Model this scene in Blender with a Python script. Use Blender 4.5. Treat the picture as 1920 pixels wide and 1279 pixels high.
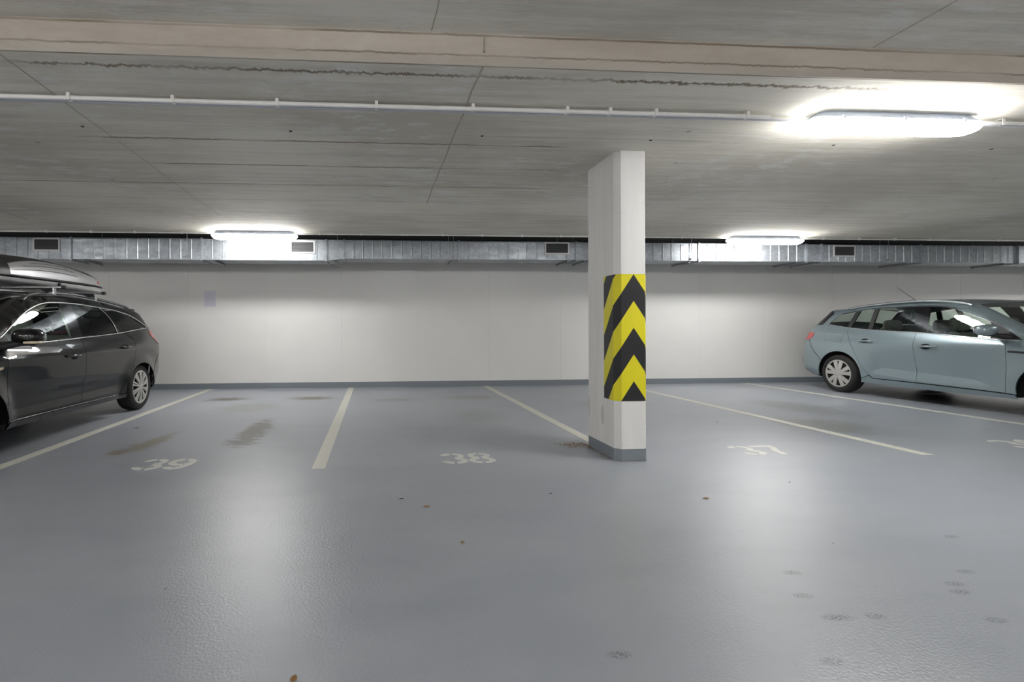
import bpy, bmesh, math, random
import numpy as np
from mathutils import Vector, Matrix
from mathutils.geometry import delaunay_2d_cdt

for _o in list(bpy.data.objects):
    bpy.data.objects.remove(_o)
SC = bpy.context.scene
COL = SC.collection
PI = math.pi
random.seed(7)

# ------------------------------------------------------------------ camera, world, exposure
CAM_H = 1.06
cam_d = bpy.data.cameras.new('camera')
cam = bpy.data.objects.new('camera', cam_d)
COL.objects.link(cam)
cam.location = (0, 0, CAM_H)
_yaw, _roll = 0.0683, 0.0034
cam.rotation_euler = (Matrix.Rotation(-_yaw, 3, 'Z') @ Matrix.Rotation(PI / 2, 3, 'X') @ Matrix.Rotation(-_roll, 3, 'Z')).to_euler()
cam_d.sensor_fit = 'HORIZONTAL'
cam_d.sensor_width = 36.0
cam_d.lens = 925.0 / 1920.0 * 36.0
cam_d.shift_x = (960 - 766.6) / 1920.0
cam_d.shift_y = (616.12 - 639.5) / 1920.0
cam_d.clip_start = 0.05
SC.camera = cam

world = bpy.data.worlds.new('world')
SC.world = world
world.use_nodes = True
world.node_tree.nodes['Background'].inputs[0].default_value = (0.02, 0.02, 0.022, 1)
world.node_tree.nodes['Background'].inputs[1].default_value = 1.0
SC.view_settings.view_transform = 'Standard'
SC.view_settings.look = 'None'
SC.view_settings.gamma = 1.0
SC.view_settings.use_curve_mapping = False
SC.view_settings.exposure = 1.14
LAMP_EMIT = 30.0
try:
    SC.cycles.use_denoising = True
    SC.cycles.max_bounces = 10
    SC.cycles.diffuse_bounces = 6
    SC.cycles.sample_clamp_indirect = 6.0
except Exception:
    pass

# ------------------------------------------------------------------ node helpers
class NT:
    def __init__(s, name):
        s.m = bpy.data.materials.new(name)
        s.m.use_nodes = True
        s.t = s.m.node_tree
        s.b = s.t.nodes['Principled BSDF']
        s.out = s.t.nodes['Material Output']
    def n(s, typ, **kw):
        nd = s.t.nodes.new('ShaderNode' + typ)
        for k, v in kw.items():
            setattr(nd, k, v)
        return nd
    def lk(s, a, b):
        s.t.links.new(a, b)
    def val(s, sock, v):
        if hasattr(v, 'node'):
            s.lk(v, sock)
        else:
            sock.default_value = v
    def math(s, op, a, b=0.0, c=None, clamp=False):
        nd = s.n('Math', operation=op)
        nd.use_clamp = clamp
        s.val(nd.inputs[0], a); s.val(nd.inputs[1], b)
        if c is not None: s.val(nd.inputs[2], c)
        return nd.outputs[0]
    def pos(s):
        return s.n('NewGeometry').outputs['Position']
    def obj(s):
        return s.n('TexCoord').outputs['Object']
    def mapping(s, vec, scale=(1, 1, 1), loc=(0, 0, 0)):
        nd = s.n('Mapping')
        nd.inputs['Scale'].default_value = scale
        nd.inputs['Location'].default_value = loc
        s.lk(vec, nd.inputs['Vector'])
        return nd.outputs[0]
    def noise(s, vec, scale=5, detail=4, rough=0.5):
        nd = s.n('TexNoise')
        nd.inputs['Scale'].default_value = scale
        nd.inputs['Detail'].default_value = detail
        nd.inputs['Roughness'].default_value = rough
        s.lk(vec, nd.inputs['Vector'])
        return nd.outputs['Fac']
    def ramp(s, f, a, b, lo=0.0, hi=1.0):
        nd = s.n('MapRange')
        nd.interpolation_type = 'SMOOTHSTEP'
        s.val(nd.inputs['Value'], f)
        nd.inputs['From Min'].default_value = a
        nd.inputs['From Max'].default_value = b
        nd.inputs['To Min'].default_value = lo
        nd.inputs['To Max'].default_value = hi
        return nd.outputs[0]
    def mix(s, f, a, b):
        nd = s.n('Mix', data_type='RGBA')
        s.val(nd.inputs[0], f)
        for sock, v in ((nd.inputs[6], a), (nd.inputs[7], b)):
            if hasattr(v, 'node'): s.lk(v, sock)
            else: sock.default_value = (*v, 1)
        return nd.outputs[2]
    def bump(s, h, strength=0.1, dist=0.01):
        nd = s.n('Bump')
        nd.inputs['Strength'].default_value = strength
        nd.inputs['Distance'].default_value = dist
        s.lk(h, nd.inputs['Height'])
        s.lk(nd.outputs[0], s.b.inputs['Normal'])
    def col(s, c):
        if hasattr(c, 'node'): s.lk(c, s.b.inputs['Base Color'])
        else: s.b.inputs['Base Color'].default_value = (*c, 1)
    def set(s, **kw):
        for k, v in kw.items():
            s.val(s.b.inputs[k.replace('_', ' ')], v)
    def xyz(s, vec):
        nd = s.n('SeparateXYZ')
        s.lk(vec, nd.inputs[0])
        return nd.outputs

def plain(name, c, rough=0.5, metal=0.0, coat=0.0, var=0.06, scale=30):
    t = NT(name)
    f = t.noise(t.obj(), scale, 3)
    t.col(t.mix(f, tuple(x * (1 - var) for x in c), tuple(min(1, x * (1 + var)) for x in c)))
    t.set(Roughness=rough, Metallic=metal)
    t.b.inputs['Coat Weight'].default_value = coat
    t.b.inputs['Coat Roughness'].default_value = 0.04
    return t.m

# ------------------------------------------------------------------ materials
def mat_floor():
    t = NT('epoxy_floor')
    p = t.pos()
    X, Y, Z = t.xyz(p)
    big = t.noise(t.mapping(p, (0.5, 0.9, 1)), 1.3, 4)
    streak = t.noise(t.mapping(p, (1.0, 2.6, 1)), 1.6, 5, 0.55)
    c = t.mix(t.ramp(big, 0.3, 0.7), (0.345, 0.370, 0.420), (0.395, 0.418, 0.462))
    c = t.mix(t.ramp(streak, 0.45, 0.75, 0, 0.2), c, (0.26, 0.285, 0.32))
    fine = t.noise(p, 26, 6, 0.7)
    stn = t.noise(t.mapping(p, (2.2, 5, 1)), 3.0, 6, 0.65)
    wob = t.math('SUBTRACT', stn, 0.5)
    # stains, and a broad dark patch under the pale car: x, y, rx, ry, tilt(dx per dy), colour, strength
    stains = [(-2.24, 7.62, .34, .20, 0, (0.10, 0.08, 0.055), 1.3), (-0.96, 7.62, .40, .22, 0, (0.14, 0.115, 0.085), 1.1),
              (-2.10, 4.75, .13, .50, .12, (0.27, 0.25, 0.20), .9), (-2.22, 4.42, .11, .13, 0, (0.24, 0.20, 0.15), .8),
              (-1.25, 5.25, .17, .75, 0, (0.15, 0.145, 0.135), 1.0), (-1.25, 4.72, .18, .22, .0, (0.15, 0.15, 0.145), .75),
              (0.29, 7.33, .40, .20, 0, (0.20, 0.19, 0.165), .5), (1.44, 7.5, .5, .25, 0, (0.21, 0.2, 0.18), .5),
              (4.85, 5.0, .55, .55, 0, (0.20, 0.205, 0.17), .55), (5.6, 6.2, .5, .8, 0, (0.2, 0.205, 0.2), .5),
              (1.25, 5.9, .4, .5, 0, (0.2, 0.2, 0.19), .35), (-1.7, 6.8, .5, .5, 0, (0.24, 0.235, 0.21), .5),
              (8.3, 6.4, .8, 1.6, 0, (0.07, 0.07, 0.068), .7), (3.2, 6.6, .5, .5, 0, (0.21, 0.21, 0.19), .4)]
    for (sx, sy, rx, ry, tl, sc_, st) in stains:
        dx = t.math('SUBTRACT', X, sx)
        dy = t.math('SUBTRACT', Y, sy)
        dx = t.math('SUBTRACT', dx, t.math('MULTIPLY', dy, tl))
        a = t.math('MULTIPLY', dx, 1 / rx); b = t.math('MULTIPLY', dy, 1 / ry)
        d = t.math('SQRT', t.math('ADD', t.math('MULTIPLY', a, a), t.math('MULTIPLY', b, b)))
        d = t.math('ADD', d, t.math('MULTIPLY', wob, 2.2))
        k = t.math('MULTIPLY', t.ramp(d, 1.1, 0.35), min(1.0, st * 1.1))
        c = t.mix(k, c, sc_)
    # scuffed heel marks on the near floor
    foot = [(1.792, 2.012), (1.681, 1.837), (1.699, 1.688), (1.825, 1.686), (1.443, 1.467), (2.544, 1.965), (2.379, 1.875),
            (2.328, 1.817), (2.233, 1.632), (0.784, 1.549), (1.66, 1.69), (2.9, 2.3)]
    spk = t.noise(t.mapping(p, (60, 90, 1)), 2.0, 3, 0.6)
    for (sx, sy) in foot:
        a = t.math('MULTIPLY', t.math('SUBTRACT', X, sx), 1 / .045); b = t.math('MULTIPLY', t.math('SUBTRACT', Y, sy), 1 / .022)
        d = t.math('SQRT', t.math('ADD', t.math('MULTIPLY', a, a), t.math('MULTIPLY', b, b)))
        k = t.math('MULTIPLY', t.ramp(d, 1.2, 0.5), t.ramp(spk, 0.45, 0.58, 0, 0.7))
        c = t.mix(k, c, (0.06, 0.06, 0.065))
    # tiny grit
    v = t.n('TexVoronoi'); v.inputs['Scale'].default_value = 3.2; t.lk(t.mapping(p, (1, 1, 1), (.37, .81, 0)), v.inputs['Vector'])
    k = t.ramp(v.outputs['Distance'], 0.028, 0.016)
    k = t.math('MULTIPLY', k, t.ramp(t.noise(p, 1.7, 2), 0.5, 0.55))
    c = t.mix(t.math('MULTIPLY', k, 0.7), c, (0.09, 0.08, 0.07))
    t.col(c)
    r = t.ramp(big, 0.3, 0.7, 0.30, 0.34)
    t.set(Roughness=r)
    t.b.inputs['Specular IOR Level'].default_value = 0.62
    h = t.math('ADD', t.noise(p, 85, 3, 0.6), t.math('MULTIPLY', fine, 0.15))
    t.bump(h, 0.30, 0.006)
    return t.m

def mat_concrete(name, lo, hi, lines=(), patch=0.5, zlines=()):
    t = NT(name)
    p = t.pos()
    X, Y, Z = t.xyz(p)
    board = t.noise(t.mapping(p, (0.45, 7, 3)), 2.2, 6, 0.62)
    grain = t.noise(t.mapping(p, (3, 26, 8)), 3.0, 4, 0.6)
    big = t.noise(t.mapping(p, (0.5, 0.7, 1)), 1.1, 4)
    f = t.math('ADD', t.math('MULTIPLY', board, 0.38), t.math('ADD', t.math('MULTIPLY', grain, 0.17), t.math('MULTIPLY', big, 0.60)))
    c = t.mix(t.ramp(f, 0.44, 0.72), lo, hi)
    # pale lime bloom in short streaks
    w = t.noise(t.mapping(p, (1.6, 4.2, 2)), 2.3, 7, 0.72)
    w2 = t.noise(t.mapping(p, (0.4, 0.6, 1), (3, 7, 0)), 1.4, 2)
    k = t.math('MULTIPLY', t.ramp(w, 0.51, 0.63), t.ramp(w2, 0.44, 0.58))
    c = t.mix(t.math('MULTIPLY', k, patch), c, (0.80, 0.80, 0.80))
    # brown leak lines that wander along the formwork joints
    wn = t.noise(t.mapping(p, (5, 1.5, 0)), 2.2, 9, 0.78)
    wl = t.noise(t.mapping(p, (1.2, 1.5, 0)), 1.2, 3)
    for (y0, amp, wd, st, x0, x1) in lines:
        yy = t.math('ADD', t.math('SUBTRACT', Y, y0), t.math('MULTIPLY', t.math('SUBTRACT', wn, 0.5), amp))
        d = t.math('ABSOLUTE', yy)
        k = t.ramp(d, wd, wd * 0.25)
        k = t.math('MULTIPLY', k, t.ramp(wl, 0.38, 0.55, st * 0.45, st))
        k = t.math('MULTIPLY', k, t.math('MULTIPLY', t.ramp(X, x0, x0 + .3), t.ramp(X, x1, x1 - .3)))
        c = t.mix(k, c, (0.20, 0.15, 0.095))
        # pale halo of lime next to the leak
        k2 = t.math('MULTIPLY', t.ramp(d, wd * 5, wd * 1.2), t.ramp(wn, 0.55, 0.75, 0, 0.22 * st))
        c = t.mix(k2, c, (0.75, 0.73, 0.68))
    for (z0, amp, wd, st) in zlines:
        d = t.math('ABSOLUTE', t.math('ADD', t.math('SUBTRACT', Z, z0), t.math('MULTIPLY', t.math('SUBTRACT', wn, 0.5), amp)))
        c = t.mix(t.math('MULTIPLY', t.ramp(d, wd, wd * .3), t.ramp(wl, .35, .6, st * .35, st)), c, (0.19, 0.145, 0.10))
    v = t.n('TexVoronoi'); v.inputs['Scale'].default_value = 2.1; t.lk(p, v.inputs['Vector'])
    k = t.math('MULTIPLY', t.ramp(v.outputs['Distance'], 0.05, 0.02), 0.45)
    c = t.mix(k, c, (0.10, 0.09, 0.07))
    t.col(c)
    t.set(Roughness=0.78)
    t.bump(t.math('ADD', board, grain), 0.35, 0.006)
    return t.m

def mat_paint_wall(name, c0, rough=0.6):
    t = NT(name)
    p = t.pos()
    n = t.noise(p, 1.1, 5)
    c = t.mix(t.ramp(n, 0.3, 0.7), tuple(x * 0.965 for x in c0), c0)
    v = t.n('TexVoronoi'); v.inputs['Scale'].default_value = 9; t.lk(p, v.inputs['Vector'])
    k = t.math('MULTIPLY', t.ramp(v.outputs['Distance'], 0.06, 0.03), t.ramp(t.noise(p, 2.4, 3), 0.52, 0.6))
    c = t.mix(t.math('MULTIPLY', k, 0.35), c, (0.25, 0.23, 0.2))
    t.col(c)
    t.set(Roughness=rough)
    t.bump(t.noise(p, 60, 4, 0.6), 0.15, 0.004)
    return t.m

def mat_pillar():
    t = NT('pillar_paint')
    p = t.pos()
    X, Y, Z = t.xyz(p)
    n = t.noise(t.mapping(p, (6, 6, 0.6)), 2.0, 5)
    c = t.mix(t.ramp(n, 0.3, 0.75), (0.71, 0.70, 0.685), (0.765, 0.755, 0.74))
    v = t.n('TexVoronoi'); v.inputs['Scale'].default_value = 34; t.lk(p, v.inputs['Vector'])
    k = t.math('MULTIPLY', t.ramp(v.outputs['Distance'], 0.16, 0.08), t.ramp(t.noise(p, 7, 3), 0.53, 0.62))
    c = t.mix(t.math('MULTIPLY', k, 0.7), c, (0.16, 0.14, 0.12))
    for (sy, sz, ry, rz) in ((4.03, .33, .035, .11), (4.29, .36, .03, .10)):   # two drip stains on the side
        a = t.math('MULTIPLY', t.math('SUBTRACT', Y, sy), 1 / ry); b = t.math('MULTIPLY', t.math('SUBTRACT', Z, sz), 1 / rz)
        d = t.math('ADD', t.math('SQRT', t.math('ADD', t.math('MULTIPLY', a, a), t.math('MULTIPLY', b, b))), t.math('MULTIPLY', t.math('SUBTRACT', n, .5), .8))
        c = t.mix(t.math('MULTIPLY', t.ramp(d, 1.0, 0.7), t.math('MULTIPLY', t.math('LESS_THAN', X, 1.92), 0.5)), c, (0.42, 0.37, 0.29))
    t.col(c)
    t.set(Roughness=0.55)
    t.bump(t.noise(p, 45, 4), 0.12, 0.004)
    return t.m

def mat_galv():
    t = NT('galvanised_sheet')
    p = t.pos()
    v = t.n('TexVoronoi'); v.inputs['Scale'].default_value = 28; t.lk(p, v.inputs['Vector'])
    sp = t.n('SeparateColor'); t.lk(v.outputs['Color'], sp.inputs[0])
    n = t.noise(t.mapping(p, (3, 3, 6)), 2.0, 5)
    c = t.mix(sp.outputs[0], (0.30, 0.325, 0.355), (0.39, 0.42, 0.455))
    c = t.mix(t.ramp(n, 0.35, 0.75, 0, 0.35), c, (0.25, 0.27, 0.295))
    t.col(c)
    t.set(Metallic=0.75, Roughness=t.ramp(n, 0.3, 0.7, 0.30, 0.46))
    t.bump(t.noise(t.mapping(p, (1, 1, 2)), 5, 3), 0.25, 0.02)
    return t.m

def mat_car(name, c, metal, rough, spec=0.5):
    t = NT(name)
    v = t.n('TexNoise'); v.inputs['Scale'].default_value = 900; t.lk(t.obj(), v.inputs['Vector'])
    t.col(t.mix(v.outputs['Fac'], tuple(x * 0.93 for x in c), tuple(x * 1.07 for x in c)))
    t.set(Metallic=metal, Roughness=rough)
    t.b.inputs['Specular IOR Level'].default_value = spec
    t.b.inputs['Coat Weight'].default_value = 1.0
    t.b.inputs['Coat Roughness'].default_value = 0.03
    t.b.inputs['Coat IOR'].default_value = 1.40
    return t.m

def mat_glass(name, tint, refl=1.0):
    t = NT(name)
    t.t.nodes.remove(t.b)
    tr = t.n('BsdfTransparent'); tr.inputs[0].default_value = (*tint, 1)
    gl = t.n('BsdfGlossy'); gl.inputs['Roughness'].default_value = 0.015; gl.inputs[0].default_value = (0.95, 0.98, 0.97, 1)
    g = t.n('NewGeometry'); dt = t.n('VectorMath', operation='DOT_PRODUCT')
    t.lk(g.outputs['Normal'], dt.inputs[0]); t.lk(g.outputs['Incoming'], dt.inputs[1])
    fr = t.math('POWER', t.math('SUBTRACT', 1.0, t.math('ABSOLUTE', dt.outputs['Value']), clamp=True), 5.0)
    fr = t.math('ADD', t.math('MULTIPLY', fr, 0.93), 0.055 * refl, clamp=True)
    mx = t.n('MixShader')
    t.lk(fr, mx.inputs[0]); t.lk(tr.outputs[0], mx.inputs[1]); t.lk(gl.outputs[0], mx.inputs[2])
    t.lk(mx.outputs[0], t.out.inputs[0])
    return t.m

def mat_emit():
    t = NT('lit_diffuser')
    t.col((0.9, 0.9, 0.9))
    t.b.inputs['Emission Color'].default_value = (1.0, 0.985, 0.955, 1)
    t.b.inputs['Emission Strength'].default_value = LAMP_EMIT
    t.set(Roughness=0.4)
    return t.m

def mat_notice():
    t = NT('printed_notice')
    X, Y, Z = t.xyz(t.obj())
    w = t.math('SINE', t.math('MULTIPLY', Z, 2 * PI / 0.0165))
    n = t.noise(t.mapping(t.obj(), (90, 1, 6)), 1.5, 2)
    k = t.math('MULTIPLY', t.ramp(w, 0.0, 0.5), t.ramp(n, 0.40, 0.5))
    k = t.math('MULTIPLY', k, t.math('LESS_THAN', t.math('ABSOLUTE', X), 0.078))
    k = t.math('MULTIPLY', k, t.math('LESS_THAN', t.math('ABSOLUTE', t.math('SUBTRACT', Z, .005)), 0.125))
    t.col(t.mix(t.math('MULTIPLY', k, 0.6), (0.66, 0.65, 0.73), (0.34, 0.33, 0.50)))
    t.set(Roughness=0.3)
    return t.m

M = {}
M['floor'] = mat_floor()
CEIL_LINES = [(2.72, .16, .019, .95, -2.0, 3.2), (3.74, .07, .020, .8, -2.3, 1.6), (4.30, .07, .019, .8, -1.95, 1.75), (4.87, .06, .019, .7, -4.0, 1.9),
              (5.45, .03, .013, .4, -4.5, 2.0), (3.56, .008, .007, .5, .5, 2.6), (4.02, .006, .006, .4, -0.8, 1.7), (6.05, .03, .012, .35, -5, 4), (2.614, .010, .009, .8, -9, 12)]
M['ceiling'] = mat_concrete('board_marked_concrete', (0.56, 0.53, 0.46), (0.80, 0.765, 0.68), CEIL_LINES, 0.55)
M['beam'] = mat_concrete('beam_concrete', (0.43, 0.375, 0.32), (0.56, 0.50, 0.43), [], 0.1, [(2.502, .03, .006, .8), (2.596, .012, .008, .9)])
M['seam'] = plain('seam_concrete', (0.40, 0.37, 0.31), 0.85, var=0.3, scale=12)
M['wall'] = mat_paint_wall('white_wall_paint', (0.80, 0.79, 0.77))
M['base'] = mat_paint_wall('grey_base_paint', (0.20, 0.225, 0.255), 0.45)
M['pillar'] = mat_pillar()
M['line'] = plain('parking_line_paint', (0.70, 0.69, 0.62), 0.5, var=0.10, scale=14)
M['number'] = plain('stencil_paint', (0.70, 0.70, 0.66), 0.5, var=0.10, scale=14)
M['yellow'] = plain('warning_yellow', (0.74, 0.66, 0.006), 0.42, var=0.07, scale=9)
M['black'] = plain('warning_black', (0.008, 0.0085, 0.012), 0.5, var=0.2, scale=9)
M['galv'] = mat_galv()
M['steel'] = plain('dull_steel', (0.30, 0.31, 0.32), 0.45, 0.8)
M['recess_shade'] = plain('recess_shade_black', (0.010, 0.010, 0.011), 0.95)  # near-black colour for the shade in the ceiling recess
M['darkhole'] = plain('dark_plug', (0.02, 0.02, 0.02), 0.8)
M['grillef'] = plain('grille_white', (0.62, 0.62, 0.62), 0.4)
M['grilled'] = plain('grille_dark', (0.03, 0.03, 0.035), 0.6)
M['slat'] = plain('grille_slat', (0.10, 0.10, 0.11), 0.5)
M['pvc'] = plain('grey_pvc', (0.83, 0.81, 0.79), 0.4)
M['cable'] = plain('grey_cable', (0.50, 0.52, 0.57), 0.5)
M['tray'] = plain('lamp_tray_grey', (0.60, 0.66, 0.78), 0.45)
M['emit'] = mat_emit()
M['notice'] = mat_notice()
M['carA'] = mat_car('charcoal_car_paint', (0.005, 0.0053, 0.0065), 0.0, 0.32, 0.1)
M['carB'] = mat_car('pale_blue_grey_car_paint', (0.275, 0.345, 0.375), 0.55, 0.36)
M['blackgloss'] = plain('gloss_black_trim', (0.012, 0.012, 0.014), 0.12, 0, 0.6)
M['plastic'] = plain('black_plastic', (0.022, 0.022, 0.024), 0.55)
M['under'] = plain('underbody_black', (0.008, 0.008, 0.009), 0.9)
M['chrome'] = plain('chrome_trim', (0.80, 0.80, 0.80), 0.16, 1.0)
M['silver'] = plain('silver_wheel_paint', (0.56, 0.55, 0.53), 0.34, 0.5, 0.4)
M['tyre'] = plain('tyre_rubber', (0.018, 0.017, 0.017), 0.75)
M['glassA'] = mat_glass('clear_car_glass', (0.74, 0.82, 0.77), 1.4)
M['glassT'] = mat_glass('dark_privacy_glass', (0.07, 0.075, 0.08), 1.2)
M['glassB'] = mat_glass('pale_green_car_glass', (0.80, 0.88, 0.83), 1.3)
M['lamp_red'] = plain('red_lamp_lens', (0.55, 0.07, 0.07), 0.12, 0, 1.0)
M['lamp_clear'] = plain('clear_lamp_lens', (0.55, 0.57, 0.58), 0.1, 0.3, 1.0)
M['amber'] = plain('indicator_lens', (0.75, 0.62, 0.45), 0.15, 0, 1.0)
M['seat'] = plain('seat_fabric', (0.26, 0.27, 0.26), 0.85)
M['seatB'] = plain('grey_seat_fabric', (0.16, 0.16, 0.15), 0.85)
M['rail'] = plain('satin_rail', (0.62, 0.64, 0.66), 0.25, 0.85)
M['railA'] = plain('dark_satin_rail', (0.20, 0.205, 0.215), 0.25, 0.8)
M['boxblack'] = plain('box_black_plastic', (0.020, 0.020, 0.022), 0.42, 0, 0.0)
M['boxgrey'] = plain('box_silver_sheen', (0.52, 0.52, 0.53), 0.40, 0.35, 0.15)  # silver of the lower shell, also the painted reflection on the lid sides
M['red'] = plain('red_sticker', (0.50, 0.05, 0.06), 0.4)
M['leaf'] = plain('dry_leaf_brown', (0.30, 0.17, 0.065), 0.8, var=0.5, scale=60)
M['leafdark'] = plain('dark_leaf_scrap', (0.06, 0.045, 0.035), 0.85, var=0.4, scale=60)

# ------------------------------------------------------------------ mesh helpers
def mesh_obj(name, verts, faces, mat, parent=None, smooth=None, loc=None, mats=None, midx=None):
    me = bpy.data.meshes.new(name)
    me.from_pydata([tuple(map(float, v)) for v in verts], [], [tuple(f) for f in faces])
    for m in (mats or [mat]):
        me.materials.append(m)
    if midx is not None:
        me.polygons.foreach_set('material_index', midx)
    me.update()
    if smooth is not None:
        me.shade_smooth()
        me.set_sharp_from_angle(angle=math.radians(smooth))
    o = bpy.data.objects.new(name, me)
    COL.objects.link(o)
    if parent is not None: o.parent = parent
    if loc is not None: o.location = loc
    return o

class MB:
    def __init__(s): s.v = []; s.f = []
    def add(s, v, f):
        n = len(s.v); s.v += [tuple(x) for x in v]; s.f += [tuple(i + n for i in q) for q in f]
        return s
    def box(s, a, b):
        (x0, y0, z0), (x1, y1, z1) = a, b
        return s.add([(x0, y0, z0), (x1, y0, z0), (x1, y1, z0), (x0, y1, z0), (x0, y0, z1), (x1, y0, z1), (x1, y1, z1), (x0, y1, z1)],
                     [(0, 3, 2, 1), (4, 5, 6, 7), (0, 1, 5, 4), (1, 2, 6, 5), (2, 3, 7, 6), (3, 0, 4, 7)])
    def bbox(s, a, b, bev=0.01, seg=2):
        bm = bmesh.new()
        bmesh.ops.create_cube(bm, size=1)
        for v in bm.verts:
            v.co = Vector([a[i] + (b[i] - a[i]) * (v.co[i] + 0.5) for i in range(3)])
        bmesh.ops.bevel(bm, geom=bm.edges[:], offset=bev, segments=seg, profile=0.5, affect='EDGES')
        bm.verts.index_update()
        s.add([v.co[:] for v in bm.verts], [[v.index for v in f.verts] for f in bm.faces]); bm.free()
        return s
    def tube(s, pts, r, n=8, cap=True):
        pts = [Vector(p) for p in pts]; rr = r if hasattr(r, '__len__') else [r] * len(pts)
        V = []; F = []
        up = None
        for i, p in enumerate(pts):
            d = (pts[min(i + 1, len(pts) - 1)] - pts[max(i - 1, 0)]).normalized()
            if up is None or abs(up.dot(d)) > 0.98:
                up = Vector((0, 0, 1)) if abs(d.z) < 0.9 else Vector((1, 0, 0))
            a = d.cross(up).normalized(); b = a.cross(d).normalized()
            for k in range(n):
                t = 2 * PI * k / n
                V.append(p + (a * math.cos(t) + b * math.sin(t)) * rr[i])
        for i in range(len(pts) - 1):
            for k in range(n):
                k2 = (k + 1) % n
                F.append((i * n + k, i * n + k2, (i + 1) * n + k2, (i + 1) * n + k))
        if cap:
            F.append(tuple(range(n - 1, -1, -1))); F.append(tuple(range((len(pts) - 1) * n, len(pts) * n)))
        return s.add(V, F)
    def lathe_x(s, prof, n=48, c=(0, 0, 0)):          # profile of (radius, x)
        V = []; F = []
        for (r, x) in prof:
            for k in range(n):
                t = 2 * PI * k / n
                V.append((c[0] + x, c[1] + r * math.cos(t), c[2] + r * math.sin(t)))
        for i in range(len(prof) - 1):
            for k in range(n):
                k2 = (k + 1) % n
                F.append((i * n + k, i * n + k2, (i + 1) * n + k2, (i + 1) * n + k))
        return s.add(V, F)
    def ellipsoid(s, c, r, nu=16, nv=10, e=1.0):
        V = []; F = []
        sg = lambda x: math.copysign(abs(x) ** e, x)
        for j in range(nv + 1):
            ph = -PI / 2 + PI * j / nv
            for i in range(nu):
                th = 2 * PI * i / nu
                V.append((c[0] + r[0] * sg(math.cos(ph)) * sg(math.cos(th)), c[1] + r[1] * sg(math.cos(ph)) * sg(math.sin(th)), c[2] + r[2] * sg(math.sin(ph))))
        for j in range(nv):
            for i in range(nu):
                i2 = (i + 1) % nu
                F.append((j * nu + i, j * nu + i2, (j + 1) * nu + i2, (j + 1) * nu + i))
        return s.add(V, F)
    def prism(s, poly, axis, a, b):                   # poly in the two other axes, extruded along axis from a to b
        n = len(poly); V = []
        for t in (a, b):
            for (p, q) in poly:
                v = [p, q]; v.insert(axis, t); V.append(tuple(v))
        F = [tuple(range(n)), tuple(range(2 * n - 1, n - 1, -1))]
        for i in range(n):
            j = (i + 1) % n
            F.append((i, i + n, j + n, j))
        return s.add(V, F)
    def build(s, name, mat, parent=None, smooth=None, loc=None, fix=True):
        me = bpy.data.meshes.new(name)
        me.from_pydata(s.v, [], s.f); me.materials.append(mat)
        if fix:
            bm = bmesh.new(); bm.from_mesh(me)
            bmesh.ops.recalc_face_normals(bm, faces=bm.faces[:])
            bm.to_mesh(me); bm.free()
        me.update()
        if smooth is not None:
            me.shade_smooth(); me.set_sharp_from_angle(angle=math.radians(smooth))
        o = bpy.data.objects.new(name, me); COL.objects.link(o)
        if parent is not None: o.parent = parent
        if loc is not None: o.location = loc
        return o

def empty(name, label, cat, loc=(0, 0, 0), group=None):
    o = bpy.data.objects.new(name, None); COL.objects.link(o)
    o.location = loc; o.empty_display_size = 0.2
    return tag(o, label, cat, group)
def tag(o, label, cat, group=None, kind=None):
    o['label'] = label; o['category'] = cat
    if group: o['group'] = group
    if kind: o['kind'] = kind
    return o
def structure(o, label=None, cat=None):
    o['kind'] = 'structure'
    if label: o['label'] = label
    if cat: o['category'] = cat
    return o
def copy_tree(o, parent=None):
    c = o.copy(); COL.objects.link(c)
    if parent is not None: c.parent = parent
    for ch in list(o.children):
        copy_tree(ch, c)
    return c

# ------------------------------------------------------------------ setting
X0, X1, Y0, YW = -12.0, 17.0, -6.5, 8.98
ZC, ZU, ZR = 2.465, 2.605, 2.72             # underside of the dropped slab, of the slab beside it, of the recess over the duct
floor = MB().box((X0, Y0, -0.2), (X1, YW + .2, 0)).build('floor', M['floor'])
structure(floor, 'blue-grey glossy epoxy garage floor with worn stains', 'floor')

# parking lines: painted strips
for (lx, y0, y1) in ((-2.894, 3.78, 8.94), (-0.433, 3.78, 8.93), (2.018, 4.31, 8.93), (4.558, 3.78, 8.93), (7.011, 3.78, 8.93)):
    w = 0.05
    MB().box((lx - w, y0, 0), (lx + w, y1, 0.0015)).build('parking_line', M['line'], floor)

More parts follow.
